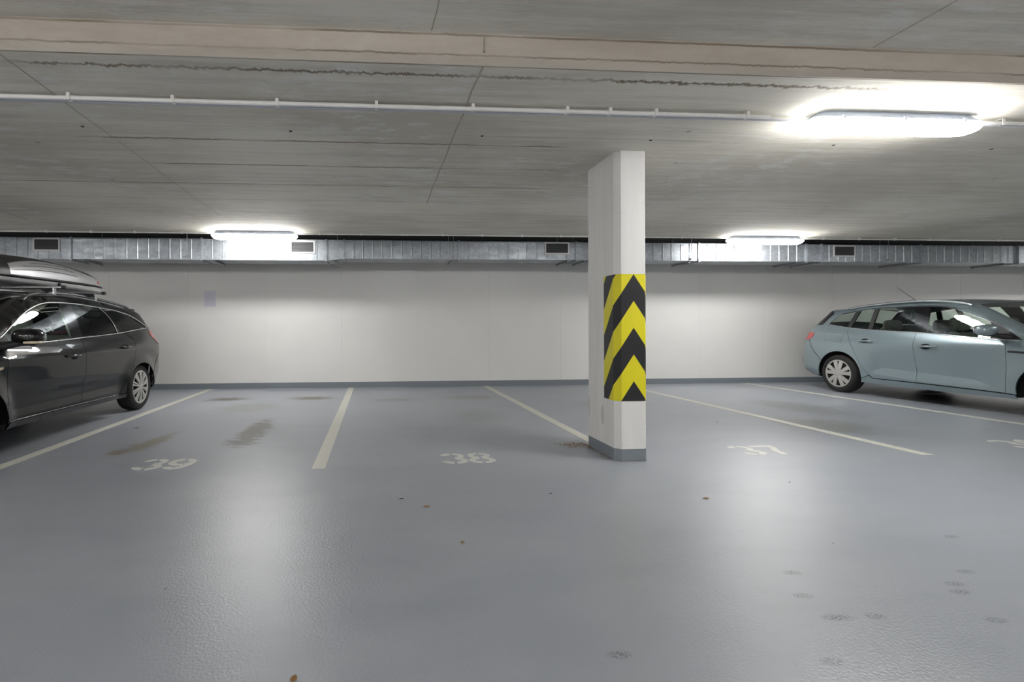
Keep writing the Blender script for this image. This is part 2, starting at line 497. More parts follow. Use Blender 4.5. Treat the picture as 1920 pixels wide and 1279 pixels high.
def arc(cx, cy, rx, ry, a0, a1, th, n=14):
    """flat band along an elliptic arc: list of (outer, inner) pairs"""
    o = []; i = []
    for k in range(n + 1):
        a = math.radians(a0 + (a1 - a0) * k / n)
        o.append((cx + rx * math.cos(a), cy + ry * math.sin(a)))
        i.append((cx + (rx - th) * math.cos(a), cy + (ry - th) * math.sin(a)))
    return o, i
def digit_bands(d):
    g = 9
    if d == '3':
        return [arc(0, .228, .10, .088, 168, 90 + g, .05), arc(0, .228, .10, .088, 90 - g, -78, .05),
                arc(0, .085, .108, .088, 80, -90 + g, .052), arc(0, .085, .108, .088, -90 - g, -172, .052)]
    if d == '8':
        return [arc(0, .232, .095, .083, 90 - g, -90 + g, .046), arc(0, .232, .095, .083, 90 + g, 270 - g, .046),
                arc(0, .085, .108, .088, 90 - g, -90 + g, .05), arc(0, .085, .108, .088, 90 + g, 270 - g, .05)]
    if d == '9':
        return [arc(0, .205, .105, .108, 90 - g, -60, .055), arc(0, .205, .105, .108, 90 + g, 300 - g, .055),
                ([(.105, .20), (.10, .12), (.06, .04), (0, .0)], [(.05, .20), (.046, .13), (.02, .075), (-.0, .055)]),
                arc(0, .085, .105, .086, -96, -165, .052)]
    if d == '6':
        return [arc(0, .105, .105, .106, 90 - g, -90 + g, .055), arc(0, .105, .105, .106, 90 + g, 270 - g, .055),
                ([(-.105, .11), (-.10, .19), (-.06, .27), (0, .31)], [(-.05, .11), (-.046, .18), (-.02, .235), (0, .255)]),
                arc(0, .225, .105, .086, 84, 15, .052)]
    if d == '7':
        return [([(-.10, .312), (.115, .312)], [(-.10, .258), (.115, .258)]),
                ([(.055, .247), (.115, .247), (.045, .12), (.02, 0)][1:], [(.05, .247), (-.015, .12), (-.04, 0)])]
    return []
def stall_number(txt, cx, y0, dx=.225):
    V = []; F = []
    for k, ch in enumerate(txt):
        ox = cx + (k - .5) * dx
        for kb, (o, i) in enumerate(digit_bands(ch)):
            n = len(o); b = len(V)
            for z in (0, 0.0012 + 0.0004 * kb):
                V += [(ox + p[0], y0 + p[1], z) for p in o] + [(ox + p[0], y0 + p[1], z) for p in i]
            for q in range(n - 1):
                F.append((b + 2 * n + q, b + 2 * n + q + 1, b + 3 * n + q + 1, b + 3 * n + q))
                F.append((b + q, b + q + 1, b + 2 * n + q + 1, b + 2 * n + q)); F.append((b + n + q, b + n + q + 1, b + 3 * n + q + 1, b + 3 * n + q))
            F.append((b, b + n, b + 3 * n, b + 2 * n)); F.append((b + n - 1, b + 2 * n - 1, b + 4 * n - 1, b + 3 * n - 1))
    m = MB(); m.v = V; m.f = F
    o = m.build('stall_number', M['number'], floor)
    o['label'] = 'white stencilled stall number %s' % txt
stall_number('39', -1.645, 3.845)
stall_number('38', 0.745, 3.83)
stall_number('37', 3.30, 3.885)
stall_number('36', 5.84, 3.91)

# back wall: core plus formwork panels with fine recessed joints, painted base band
wall = MB().box((X0, YW + .004, 0), (X1, YW + .2, ZR)).build('wall_back', M['wall'])
structure(wall, 'long white concrete wall behind the parking stalls', 'wall')
px = [-3.295 + 1.3485 * k for k in range(-7, 16)]
px = [X0] + [x for x in px if X0 < x < X1] + [X1]
for a, b in zip(px[:-1], px[1:]):
    bm = MB(); g = 0.0016
    bm.v = [(a + g, YW + .004, 0), (b - g, YW + .004, 0), (b - g, YW + .004, ZR), (a + g, YW + .004, ZR),
            (a + g + .002, YW, 0), (b - g - .002, YW, 0), (b - g - .002, YW, ZR), (a + g + .002, YW, ZR)]
    bm.f = [(4, 5, 6, 7), (0, 4, 7, 3), (1, 2, 6, 5), (0, 1, 5, 4)]
    bm.build('wall_panel', M['wall'], wall, fix=False)
bb = MB().box((X0, YW - .006, 0), (X1, YW, .098)).build('baseboard_back', M['base'])
structure(bb, 'grey painted band along the foot of the white back wall', 'baseboard')
structure(MB().box((X0 - .2, Y0 - .2, 0), (X0, YW + .2, ZR)).build('wall_left', M['wall']))
structure(MB().box((X1, Y0 - .2, 0), (X1 + .2, YW + .2, ZR)).build('wall_right', M['wall']))
structure(MB().box((X0, Y0 - .2, 0), (X1, Y0, ZU)).build('wall_front', M['wall']))

# ceiling: one slab with a shallow dropped zone between Y=2.58 and Y=7.5
YS, YE = 2.555, 7.40
prof = [(Y0, ZU), (YS, ZU), (YS + .022, ZC + .035), (YS + .05, ZC), (YE, ZC), (YE, ZR), (YW + .2, ZR)]
V = []; F = []; mi = []
for x in (X0, X1):
    V += [(x, y, z) for y, z in prof]
V += [(X0, Y0, ZU + .5), (X0, YW + .2, ZU + .5), (X1, Y0, ZU + .5), (X1, YW + .2, ZU + .5)]
n = len(prof)
for i in range(n - 1):
    F.append((i, i + 1, n + i + 1, n + i)); mi.append(1 if i in (1, 2) else 0)
F.append((2 * n, 2 * n + 2, 2 * n + 3, 2 * n + 1)); mi.append(0)
F.append((0, n, 2 * n + 2, 2 * n)); mi.append(0)
ceil = mesh_obj('ceiling', V, F, None, mats=[M['ceiling'], M['beam']], midx=mi)
structure(ceil, 'board-marked grey concrete ceiling with a shallow dropped slab', 'ceiling')
MB().box((X0, YE + .01, ZR - .05), (X1, YW - .002, ZR - .001)).box((X0, YW - .045, 2.50), (X1, YW - .0005, ZR - .05)).build('recess_shade_board', M['recess_shade'], ceil)  # black boards standing in for the deep shade above the duct
def seam(x, y0, y1, z, w=.007, d=0.0):
    bm = MB(); h = .004; k = 10
    V = []; F = []
    rng = random.Random(int(x * 100) + 5)
    for i in range(k + 1):
        y = y0 + (y1 - y0) * i / k; xx = x + rng.uniform(-.006, .006) + d * (y - y0)
        V += [(xx - w, y, z + .001), (xx, y, z - h), (xx + w, y, z + .001)]
    for i in range(k):
        for j in range(2):
            F.append((i * 3 + j, i * 3 + j + 1, i * 3 + j + 4, i * 3 + j + 3))
    bm.v = V; bm.f = F
    bm.build('formwork_seam', M['seam'], ceil)
for x, y1, w in ((-4.41, 6.6, .002), (-1.905, 6.2, .0022), (0.578, 5.5, .007)):
    seam(x, 2.61, y1, ZC, w)
for x in (-4.6, -2.1, 0.30, 2.745, 5.2, 7.7):
    seam(x, 0.8, 2.54, ZU, .004)
for x in (0.578, 5.0):                                  # cold joints down the face of the step
    MB().box((x - .0035, YS - .0015, ZC + .05), (x + .0035, YS + .012, ZU - .002)).build('formwork_seam', M['seam'], ceil)
for x, y in [(-3.37, 3.553), (-2.012, 3.555), (-0.594, 3.553), (0.785, 3.558), (2.065, 3.564), (3.534, 3.574), (4.87, 3.58)]:
    MB().tube([(x, y, ZC - .0025), (x, y, ZC + .004)], [.011, .013], 10).build('tie_hole', M['darkhole'], ceil)

# ------------------------------------------------------------------ pillar
PX0, PX1, PY0, PY1 = 1.904, 2.152, 3.785, 4.305
pil = empty('pillar', 'white painted concrete pillar with yellow and black chevrons and grey foot', 'pillar', ((PX0 + PX1) / 2, (PY0 + PY1) / 2, 0))
pil['kind'] = 'structure'
pcx, pcy = pil.location.x, pil.location.y
ch, cr = 0.042, 0.014
def pillar_poly(e=0.0):
    a = PX0 - e - pcx; b = PX1 + e - pcx; c = PY0 - e - pcy; d = PY1 + e - pcy
    return [(a, c + ch), (a + ch, c), (b - cr, c), (b, c + cr), (b, d - cr), (b - cr, d), (a + cr, d), (a, d - cr)]
MB().prism(pillar_poly(), 2, 0, ZC).build('shaft', M['pillar'], pil)
MB().prism(pillar_poly(.0025), 2, 0, .098).build('foot_band', M['base'], pil)
# chevron panel: stripes wrap the left face, the chamfer and the front face
ZB, ZT = .478, 1.486
fxm = (PX0 + ch + PX1) / 2 - .002
e = .0022
path = [(PX0 - e, 3.99), (PX0 - e, PY0 + ch), (PX0 + ch, PY0 - e), (fxm, PY0 - e), (PX1 - cr, PY0 - e), (PX1 + e, PY0 + cr)]
U = [0]
for i in range(1, len(path)):
    U.append(U[-1] + math.dist(path[i - 1], path[i]))
um = U[3]
slope = 1.50                                              # rise of a stripe per metre run
period = 0.425
def u2xy(u):
    for i in range(1, len(U)):
        if u <= U[i] + 1e-9:
            f = (u - U[i - 1]) / (U[i] - U[i - 1])
            return (path[i - 1][0] + f * (path[i][0] - path[i - 1][0]), path[i - 1][1] + f * (path[i][1] - path[i - 1][1]))
    return path[-1]
def zline(u, k):                                          # stripe boundary: apex at um
    return ZT - k * period / 2 - slope * abs(u - um)
def stripe(k, mat, name):
    us = sorted(set([u for u in np.linspace(0, U[-1], 60)] + U))
    V = []; F = []
    prev = None
    for u in us:
        zt = min(ZT, max(ZB, zline(u, k))); zb = min(ZT, max(ZB, zline(u, k + 1)))
        x, y = u2xy(u)
        idx = len(V); V += [(x - pcx, y - pcy, zt), (x - pcx, y - pcy, zb)]
        if prev is not None and (zt - zb > 1e-5 or prev[1] > 1e-5):
            F.append((prev[0] + 1, idx + 1, idx, prev[0]))
        prev = (idx, zt - zb)
    if F:
        # thickness towards the concrete
        mesh_obj(name, V, F, mat, pil)
for k in range(-3, 6):
    stripe(k, M['yellow'] if k % 2 else M['black'], 'yellow_stripe' if k % 2 else 'black_stripe')

# ------------------------------------------------------------------ ceiling lamps
def outline_super(L, W, n=40, ex=.35):
    pts = []
    for k in range(n):
        t = 2 * PI * k / n
        c, s = math.cos(t), math.sin(t)
        pts.append((L / 2 * math.copysign(abs(c) ** ex, c), W / 2 * math.copysign(abs(s) ** ex, s)))
    return pts
def loft(mb, rings):
    V = []; F = []; n = len(rings[0])
    for r in rings: V += r
    for i in range(len(rings) - 1):
        for k in range(n):
            k2 = (k + 1) % n
            F.append((i * n + k, i * n + k2, (i + 1) * n + k2, (i + 1) * n + k))
    F.append(tuple(range(n))); F.append(tuple(range((len(rings) - 1) * n, len(rings) * n)))
    return mb.add(V, F)
def make_lamp(label, loc):
    t = empty('ceiling_lamp', label, 'lamp', loc, 'fluorescent ceiling lamps')
    r = lambda L, W, z, ex=.35: [(x, y, z) for x, y in outline_super(L, W, 44, ex)]
    loft(MB(), [r(1.06, .10, 0), r(1.10, .115, -.012), r(1.18, .156, -.044), r(1.20, .166, -.050)]).build('tray', M['tray'], t, 40)
    loft(MB(), [r(1.20, .162, -.048), r(1.21, .168, -.056), r(1.205, .164, -.072, .38), r(1.17, .150, -.094, .42), r(1.10, .122, -.110, .48), r(1.0, .08, -.117, .55)]).build('diffuser', M['emit'], t, 50)
    cl = None
    for sx in (-.42, 0, .42):
        for sy in (-1, 1):
            if cl is None:
                cl = MB().box((-.012, -.004, -.066), (.012, .004, -.040)).build('clip', M['tray'], t, loc=(sx, sy * .086, 0))
            else:
                c = cl.copy(); COL.objects.link(c); c.location = (sx, sy * .086, 0)
    return t
YN, YF = 3.055, 7.25
lamp = make_lamp('large bright lamp nearest the viewer, at upper right on the ceiling', (3.435, YN, ZC))
def lamp_copy(label, loc):
    c = copy_tree(lamp); c.location = loc; c['label'] = label
    return c
lamp_copy('small far bright lamp above the duct, left of the pillar', (-1.725, YF, ZC))
lamp_copy('small far bright lamp above the duct, right of the pillar', (6.03, YF, ZC))
lamp_copy('unseen lamp of the near row, placed beyond the dark estate car to brighten the left', (-6.9, YN, ZC))  # out of view, shifted along its row to lift the left floor
lamp_copy('lamp of the near row beyond the pale car bonnet, outside the frame', (11.2, YN, ZC))
lamp_copy('lamp of the far row beyond the left edge of the picture', (-9.5, YF, ZC))
lamp_copy('lamp of the far row beyond the right edge of the picture', (13.1, YF, ZC))
for _nm, _y in (('row behind the viewer', -2.6), ('last row behind the viewer', -5.2)):  # unseen rows added as fill for ceiling, wall and left side
    for _p, _x in (('leftmost', -8.4), ('second from the left', -5.8), ('middle', -3.0), ('second from the right', 0.2), ('rightmost', 7.5)):
        lamp_copy('added fill lamp of the %s, %s one' % (_nm, _p), (_x, _y, ZU))

# ------------------------------------------------------------------ conduit runs
def conduit_run(name, label, y, segs, clips, z, cables, pr=.0125):
    x0 = segs[0][0]
    t = empty(name, label, 'conduit', (x0, y, z - .001))
    for a, b in segs:
        MB().tube([(a - x0, 0, -pr - .016), (b - x0, 0, -pr - .016)], pr, 10).build('pipe', M['pvc'], t, 40)
        for x in np.arange(math.ceil(a / 3.0) * 3.0 + .45, b, 3.0):
            MB().tube([(x - x0 - .035, 0, -pr - .016), (x - x0 + .035, 0, -pr - .016)], pr + .0016, 10).build('coupling', M['pvc'], t, 40)
    for k, (dy, dz, r, a, b) in enumerate(cables):
        pts = []
        for i in range(41):
            x = a + (b - a) * i / 40
            pts.append((x - x0, dy, dz + .0015 * math.sin(x * 5.1 + k)))
        MB().tube(pts, r, 8).build('cable', M['cable'], t, 40)
    cl = None
    for x in clips:
        if cl is None:
            cl = MB().box((-.010, -pr - .003, -2 * pr - .018), (.010, -pr + .001, -.002)).box((-.010, -pr, -.006), (.010, .03, 0)).box((-.010, pr - .001, -2 * pr - .018), (.010, pr + .003, -.002)).build('clip', M['pvc'], t, loc=(x - x0, 0, 0))
        else:
            c = cl.copy(); COL.objects.link(c); c.location = (x - x0, 0, 0)
    return t
clips = [-4.2, -3.6, -3.0, -2.4, -1.804, -1.207, -.59, .013, .615, 1.219, 1.499, 1.802, 2.42]
conduit_run('conduit_run', 'pale grey conduit with cables across the near ceiling, ending at the large lamp', YN, [(-11, -5.0), (-3.7, 2.58)], clips, ZC,
            [(.027, -.036, .0065, -3.72, 2.9), (.045, -.032, .0065, -3.72, 2.9)], .0135)
conduit_run('conduit_run', 'short pale conduit right of the large near lamp', YN, [(4.06, 10.4)], [4.231, 4.85, 5.5, 6.1, 6.7], ZC,
            [(.016, -.04, .005, 4.02, 10.5)])
conduit_run('conduit_run', 'thin conduit along the ceiling left of the far left lamp', YF, [(-8.8, -2.34)], [-5.9, -5.3, -4.6, -4.0, -3.4, -2.75], ZC, [], .010)
conduit_run('conduit_run', 'thin conduit along the ceiling between the two far lamps', YF, [(-1.11, 5.42)], [-.8, -.2, .4, 1.0, 1.6, 2.2, 2.8, 3.4, 4.0, 4.7], ZC, [], .010)
conduit_run('conduit_run', 'thin conduit along the ceiling right of the far right lamp', YF, [(6.64, 12.4)], [7.0, 7.6, 8.2, 8.8, 9.4, 10.0, 10.6], ZC, [], .010)

# ------------------------------------------------------------------ ventilation duct
duct = empty('ventilation_duct', 'galvanised rectangular ventilation duct running along the top of the back wall', 'duct', (0, 7.76, 2.13))
DO = duct.location
DF, DB = 7.765, 8.22
secs = [(-8.35, -6.46, 2.124, 2.452), (-6.46, -4.566, 2.124, 2.452), (-4.566, -2.648, 2.125, 2.452), (-2.648, -.753, 2.125, 2.448), (-.48, 1.328, 2.156, 2.448),
        (1.328, 3.24, 2.160, 2.450), (3.46, 5.308, 2.156, 2.444), (5.308, 7.185, 2.154, 2.444), (7.45, 9.24, 2.154, 2.446), (9.24, 11.043, 2.155, 2.446), (11.043, 12.9, 2.155, 2.446), (12.9, 14.8, 2.155, 2.446)]
trans = [(-.753, -.48, 2.125, 2.448, 2.156, 2.448), (3.24, 3.46, 2.160, 2.450, 2.156, 2.444), (7.185, 7.45, 2.154, 2.444, 2.154, 2.446)]
def R3(x, y, z): return (x - DO.x, y - DO.y, z - DO.z)
for si, (a, b, z0, z1) in enumerate(secs):
    m = MB().box(R3(a, DF, z0), R3(b, DB, z1))
    nr = 12
    rng = random.Random(si)
    for k in range(1, nr):
        x = a + (b - a) * k / nr + rng.uniform(-.008, .008)
        hw = .011; h = .0075
        m.add([R3(x - hw, DF, z0 + .012), R3(x - hw * .4, DF - h, z0 + .016), R3(x + hw * .4, DF - h, z0 + .016), R3(x + hw, DF, z0 + .012),
               R3(x - hw, DF, z1 - .012), R3(x - hw * .4, DF - h, z1 - .016), R3(x + hw * .4, DF - h, z1 - .016), R3(x + hw, DF, z1 - .012)],
              [(0, 1, 5, 4), (1, 2, 6, 5), (2, 3, 7, 6), (0, 3, 2, 1), (4, 5, 6, 7)])
    m.build('duct_section', M['galv'], duct)
for (a, b, z0, z1, z2, z3) in trans:
    V = [R3(a, DF, z0), R3(b, DF, z2), R3(b, DB, z2), R3(a, DB, z0), R3(a, DF, z1), R3(b, DF, z3), R3(b, DB, z3), R3(a, DB, z1)]
    MB().add(V, [(0, 3, 2, 1), (4, 5, 6, 7), (0, 1, 5, 4), (1, 2, 6, 5), (2, 3, 7, 6), (3, 0, 4, 7)]).build('duct_reducer', M['galv'], duct)
for x in sorted(set([s[0] for s in secs] + [s[1] for s in secs])):
    z0 = min(s[2] for s in secs if x in s[:2]); z1 = max(s[3] for s in secs if x in s[:2]); g = .016
    if x < -8 or x > 14: continue
    m = MB()
    m.box(R3(x - .014, DF - .02, z0 - g), R3(x + .014, DF, z1 + .008)).box(R3(x - .014, DF, z0 - g), R3(x + .014, DB, z0))
    m.box(R3(x - .0025, DF - .024, z0 - g - .004), R3(x + .0025, DB, z1 + .008))
    m.build('flange', M['galv'], duct)
for x in (-6.3, -4.38, -2.45, -.62, 1.24, 3.12, 3.40, 5.18, 7.05, 7.36, 9.05, 10.85):
    z0 = [s[2] for s in secs if s[0] - .3 <= x <= s[1] + .3][0]
    m = MB().box(R3(x - .018, DF + .03, z0 - .030), R3(x + .018, DB + .06, z0 - .026)).box(R3(x - .018, DF + .03, z0 - .030), R3(x - .014, DB + .06, z0 - .002))
    m.build('support_rail', M['steel'], duct)
    MB().tube([R3(x, DB + .04, z0 - .05), R3(x, DB + .04, ZR - .05)], .005, 6).build('hanger_rod', M['steel'], duct)
for x in (-2.86, 1.24, 5.17, 8.63):                       # small rods with a nut in front of the duct
    m = MB().tube([R3(x, DF - .026, 2.17), R3(x, DF - .026, ZR - .05)], .0045, 6)
    m.build('hanger_rod', M['steel'], duct)
    MB().box(R3(x - .014, DF - .036, 2.175), R3(x + .014, DF - .0005, 2.197)).build('hanger_clamp', M['steel'], duct)
for (a, b, z0, z1) in ((-5.109, -4.72, 2.242, 2.440), (-1.31, -.93, 2.232, 2.428), (2.721, 3.124, 2.246, 2.440), (7.66, 8.05, 2.238, 2.430)):
    fr = .022
    y = DF - .018
    m = MB().box(R3(a, y, z0), R3(b, DF, z0 + fr)).box(R3(a, y, z1 - fr), R3(b, DF, z1)).box(R3(a, y, z0 + fr), R3(a + fr, DF, z1 - fr)).box(R3(b - fr, y, z0 + fr), R3(b, DF, z1 - fr))
    g = m.build('grille', M['grillef'], duct)
    g['label'] = 'air grille with pale frame and dark slats'
    MB().box(R3(a + fr, DF - .0105, z0 + fr), R3(b - fr, DF - .0085, z1 - fr)).build('grille_back', M['grilled'], g)
    ns = 8
    for k in range(ns):
        z = z0 + fr + (z1 - z0 - 2 * fr) * (k + .5) / ns
        MB().add([R3(a + fr, DF - .016, z - .004), R3(b - fr, DF - .016, z - .004), R3(b - fr, DF - .011, z + .005), R3(a + fr, DF - .011, z + .005)], [(0, 1, 2, 3)]).build('slat', M['slat'], g, fix=False)

# ------------------------------------------------------------------ notice on the wall
nt = MB().bbox((-.105, -.0012, -.148), (.105, .0012, .148), .0008, 1).build('notice', M['notice'], loc=(-2.925, YW - .0016, 1.603))
tag(nt, 'small printed paper notice stuck on the white wall behind the dark car', 'notice')

# ------------------------------------------------------------------ cars
def catmull(pts, step=.03):
    """dense polyline through pts (tuples of any length)"""
    P = [np.array(p, float) for p in pts]
    P = [2 * P[0] - P[1]] + P + [2 * P[-1] - P[-2]]
    out = []
    for i in range(1, len(P) - 2):
        p0, p1, p2, p3 = P[i - 1], P[i], P[i + 1], P[i + 2]
        n = max(2, int(np.linalg.norm((p2 - p1)[:2]) / step))
        d0 = max(np.linalg.norm((p1 - p0)[:2]), 1e-6) ** .5; d1 = max(np.linalg.norm((p2 - p1)[:2]), 1e-6) ** .5; d2 = max(np.linalg.norm((p3 - p2)[:2]), 1e-6) ** .5
        m1 = ((p1 - p0) / d0 - (p2 - p0) / (d0 + d1) + (p2 - p1) / d1) * d1
        m2 = ((p2 - p1) / d1 - (p3 - p1) / (d1 + d2) + (p3 - p2) / d2) * d1
        for k in range(n):
            t = k / n
            out.append((2 * t**3 - 3 * t**2 + 1) * p1 + (t**3 - 2 * t**2 + t) * m1 + (-2 * t**3 + 3 * t**2) * p2 + (t**3 - t**2) * m2)
    out.append(P[-2])
    return np.array(out)
def smooth_line(pts, step=.04):
    return [tuple(p) for p in catmull(pts, step)]
def resample(poly, mx=.045):
    out = []
    n = len(poly)
    for i in range(n):
        a, b = poly[i], poly[(i + 1) % n]
        d = math.dist(a, b); k = max(1, int(math.ceil(d / mx)))
        for j in range(k):
            t = j / k; out.append((a[0] + (b[0] - a[0]) * t, a[1] + (b[1] - a[1]) * t))
    r = []
    for p in out:
        if not r or math.dist(p, r[-1]) > 2e-3: r.append(p)
    if math.dist(r[0], r[-1]) < 2e-3: r.pop()
    return r
def area(poly):
    return .5 * sum(poly[i][0] * poly[(i + 1) % len(poly)][1] - poly[(i + 1) % len(poly)][0] * poly[i][1] for i in range(len(poly)))
def inset(poly, g):
    if area(poly) < 0: poly = poly[::-1]
    n = len(poly); out = []
    for i in range(n):
        a, b, c = poly[i - 1], poly[i], poly[(i + 1) % n]
        e1 = np.array(b) - a; e2 = np.array(c) - b
        e1 = e1 / (np.linalg.norm(e1) + 1e-9); e2 = e2 / (np.linalg.norm(e2) + 1e-9)
        n1 = np.array((-e1[1], e1[0])); n2 = np.array((-e2[1], e2[0]))
        m = n1 + n2; l = np.linalg.norm(m)
        m = m / l if l > 1e-6 else n1
        k = g / max(.45, float(m @ n1))
        out.append((b[0] + m[0] * k, b[1] + m[1] * k))
    return out
def inside(px_, py_, poly):
    P = np.array(poly); Q = np.roll(P, -1, axis=0)
    px_ = np.asarray(px_)[:, None]; py_ = np.asarray(py_)[:, None]
    c = (P[:, 1] > py_) != (Q[:, 1] > py_)
    with np.errstate(divide='ignore', invalid='ignore'):
        xi = (Q[:, 0] - P[:, 0]) * (py_ - P[:, 1]) / (Q[:, 1] - P[:, 1]) + P[:, 0]
    return (np.sum(c & (px_ < xi), axis=1) % 2) == 1
def seg_dist(px_, py_, P, closed=True):
    P = np.array(P); Q = np.roll(P, -1, axis=0)
    if not closed: P = P[:-1]; Q = Q[:-1]
    d = Q - P; L = (d ** 2).sum(1) + 1e-12
    X = np.asarray(px_)[:, None]; Y = np.asarray(py_)[:, None]
    t = np.clip(((X - P[:, 0]) * d[:, 0] + (Y - P[:, 1]) * d[:, 1]) / L, 0, 1)
    D = np.hypot(X - P[:, 0] - t * d[:, 0], Y - P[:, 1] - t * d[:, 1])
    i = D.argmin(1)
    return D[np.arange(len(i)), i], i, t[np.arange(len(i)), i]

def smoothstep(x, a, b):
    t = np.clip((x - a) / (b - a), 0, 1); return t * t * (3 - 2 * t)
def offz(z):
    z = np.asarray(z, float)
    low = np.interp(z, [.10, .20, .32, .45], [.07, .03, .008, 0])
    u = np.maximum(0, z - .93)
    return low + .052 * smoothstep(z, .79, .95) + .30 * u + .26 * u * u

class Car:
    """lower-case y,z are world values along the car; x is measured from the car's centre plane"""
    def __init__(s, root, outline, wm, ends, feat, ybase, warp=(9, 0, 0, 0)):
        s.wp = warp
        s.root = root; s.wm = wm; s.feat = feat; s.ends = ends; s.yb = ybase
        s.out = catmull(outline, .03)            # rows: y, z, r, b
        s.poly = [tuple(p[:2]) for p in s.out]
    def wy(s, y, z):
        y0, k, cy, cz = s.wp
        return y + k * np.maximum(0, y - y0) * smoothstep(np.hypot(y - cy, z - cz), .38, .62)
    def W(s, y, z):
        y = np.asarray(y, float); z = np.asarray(z, float)
        sh = y.shape; y = y.ravel(); z = z.ravel()
        w = s.wm - offz(z)
        yr, yrl, ar, yf, yfl, af = s.ends
        w = w - ar * np.clip((y - yr) / yrl, 0, 1.3) ** 2 - af * np.clip((yf - y) / yfl, 0, 1.3) ** 2
        w = w + s.feat(y, z)
        d, i, t = seg_dist(y, z, s.poly)
        r = s.out[i, 2] * (1 - t) + s.out[(i + 1) % len(s.out), 2] * t
        q = np.clip(r - d, 0, r)
        w = w - (r - np.sqrt(np.maximum(r * r - q * q, 0)))
        return w.reshape(sh)
    def panel(s, poly, name, mat, parent=None, lift=0.0, holes=(), gap=.0025, cell=.055, thick=.014, sides=(1, -1), smooth=50, crease=()):
        poly = resample(poly)
        if gap: poly = inset(poly, gap)
        hs = [resample(h) for h in holes]
        loops = [poly] + hs
        pts = []; edges = []
        for lp in loops:
            b = len(pts); pts += lp; edges += [(b + i, b + (i + 1) % len(lp)) for i in range(len(lp))]
        cpt = []
        for cl in crease:
            cl = [q for q in smooth_line(cl, .03)]
            ok = inside([q[0] for q in cl], [q[1] for q in cl], poly) & (seg_dist([q[0] for q in cl], [q[1] for q in cl], poly)[0] > .008)
            cl = [q for q, k in zip(cl, ok) if k]
            edges += [(len(pts) + i, len(pts) + i + 1) for i in range(len(cl) - 1)]
            pts += cl; cpt += cl
        ys = [p[0] for p in poly]; zs = [p[1] for p in poly]
        gy, gz = np.meshgrid(np.arange(min(ys) + cell * .37, max(ys), cell), np.arange(min(zs) + cell * .41, max(zs), cell))
        gy = gy.ravel(); gz = gz.ravel()
        if len(gy):
            ok = inside(gy, gz, poly)
            ok &= seg_dist(gy, gz, poly)[0] > cell * .45
            for h in hs:
                ok &= ~inside(gy, gz, h); ok &= seg_dist(gy, gz, h)[0] > cell * .45
            if cpt:
                cp = np.array(cpt)
                ok &= np.hypot(gy[:, None] - cp[:, 0], gz[:, None] - cp[:, 1]).min(1) > cell * .5
            pts = pts + list(zip(gy[ok], gz[ok]))
        cv, ce, cf, *_ = delaunay_2d_cdt([Vector(p) for p in pts], edges, [], 0, 1e-5)
        cv = np.array([tuple(v) for v in cv])
        cen = np.array([cv[list(f)].mean(0) for f in cf])
        ok = inside(cen[:, 0], cen[:, 1], poly)
        for h in hs: ok &= ~inside(cen[:, 0], cen[:, 1], h)
        tris = [tuple(f) for f, k in zip(cf, ok) if k]
        w = s.W(cv[:, 0], cv[:, 1]) + lift
        ob = []
        cnt = {}
        for f in tris:
            for i in range(3):
                e_ = (f[i], f[(i + 1) % 3]); cnt[e_] = 1
        bd = [e_ for e_ in cnt if (e_[1], e_[0]) not in cnt]
        for sd in sides:
            yw = s.wy(cv[:, 0], cv[:, 1])
            V = [(sd * w[i], yw[i] - s.yb, cv[i, 1]) for i in range(len(cv))]
            F = []
            for (a, b, c) in tris:
                ar = (cv[b, 0] - cv[a, 0]) * (cv[c, 1] - cv[a, 1]) - (cv[c, 0] - cv[a, 0]) * (cv[b, 1] - cv[a, 1])
                F.append((a, b, c) if (ar > 0) == (sd > 0) else (a, c, b))
            if thick:
                mp = {}
                for e_ in bd:
                    for i in e_:
                        if i not in mp:
                            mp[i] = len(V); V.append((sd * (w[i] - thick), yw[i] - s.yb, cv[i, 1]))
                # separate rim verts keep the skin's normals clean
                rim = {}
                for i in list(mp):
                    rim[i] = len(V); V.append(V[i])
                for (a, b) in bd:
                    q = (rim[a], mp[a], mp[b], rim[b])
                    F.append(q if sd > 0 else q[::-1])
            par = parent[sd] if isinstance(parent, dict) else (parent or s.root)
            ob.append(mesh_obj(name, V, F, mat, par, smooth))
        return {sd: o for sd, o in zip(sides, ob)}
    def at(s, y, z, lift=0.0, sd=1):
        w = float(s.W(np.array([y]), np.array([z]))[0]) + lift
        return (sd * w, float(s.wy(y, z)) - s.yb, z)
    def idx(s, p):
        return int(np.argmin((s.out[:, 0] - p[0]) ** 2 + (s.out[:, 1] - p[1]) ** 2))
    def out_range(s, p, q):
        i, j = s.idx(p), s.idx(q)
        return [tuple(x[:2]) for x in (s.out[i:j + 1] if i <= j else s.out[j:i + 1][::-1])]
    def cap(s, p, q, name, mat, s0=-1, s1=1, ns=18, lift=0.0, parent=None):
        i, j = sorted((s.idx(p), s.idx(q)))
        n = len(s.out)
        sel = s.out[i:j + 1]
        w = s.W(sel[:, 0], sel[:, 1])
        tan = np.array([s.out[min(k + 1, n - 1), :2] - s.out[max(k - 1, 0), :2] for k in range(i, j + 1)])
        tan /= np.linalg.norm(tan, axis=1)[:, None] + 1e-9
        nor = np.stack([tan[:, 1], -tan[:, 0]], 1)
        if area(s.poly) < 0: nor = -nor
        V = []; F = []
        ss = np.linspace(s0, s1, ns + 1)
        for k in range(len(sel)):
            for u in ss:
                b = sel[k, 3] * (1 - abs(u) ** 2.2) + lift
                V.append((u * w[k], float(s.wy(sel[k, 0], sel[k, 1])) + nor[k, 0] * b - s.yb, sel[k, 1] + nor[k, 1] * b))
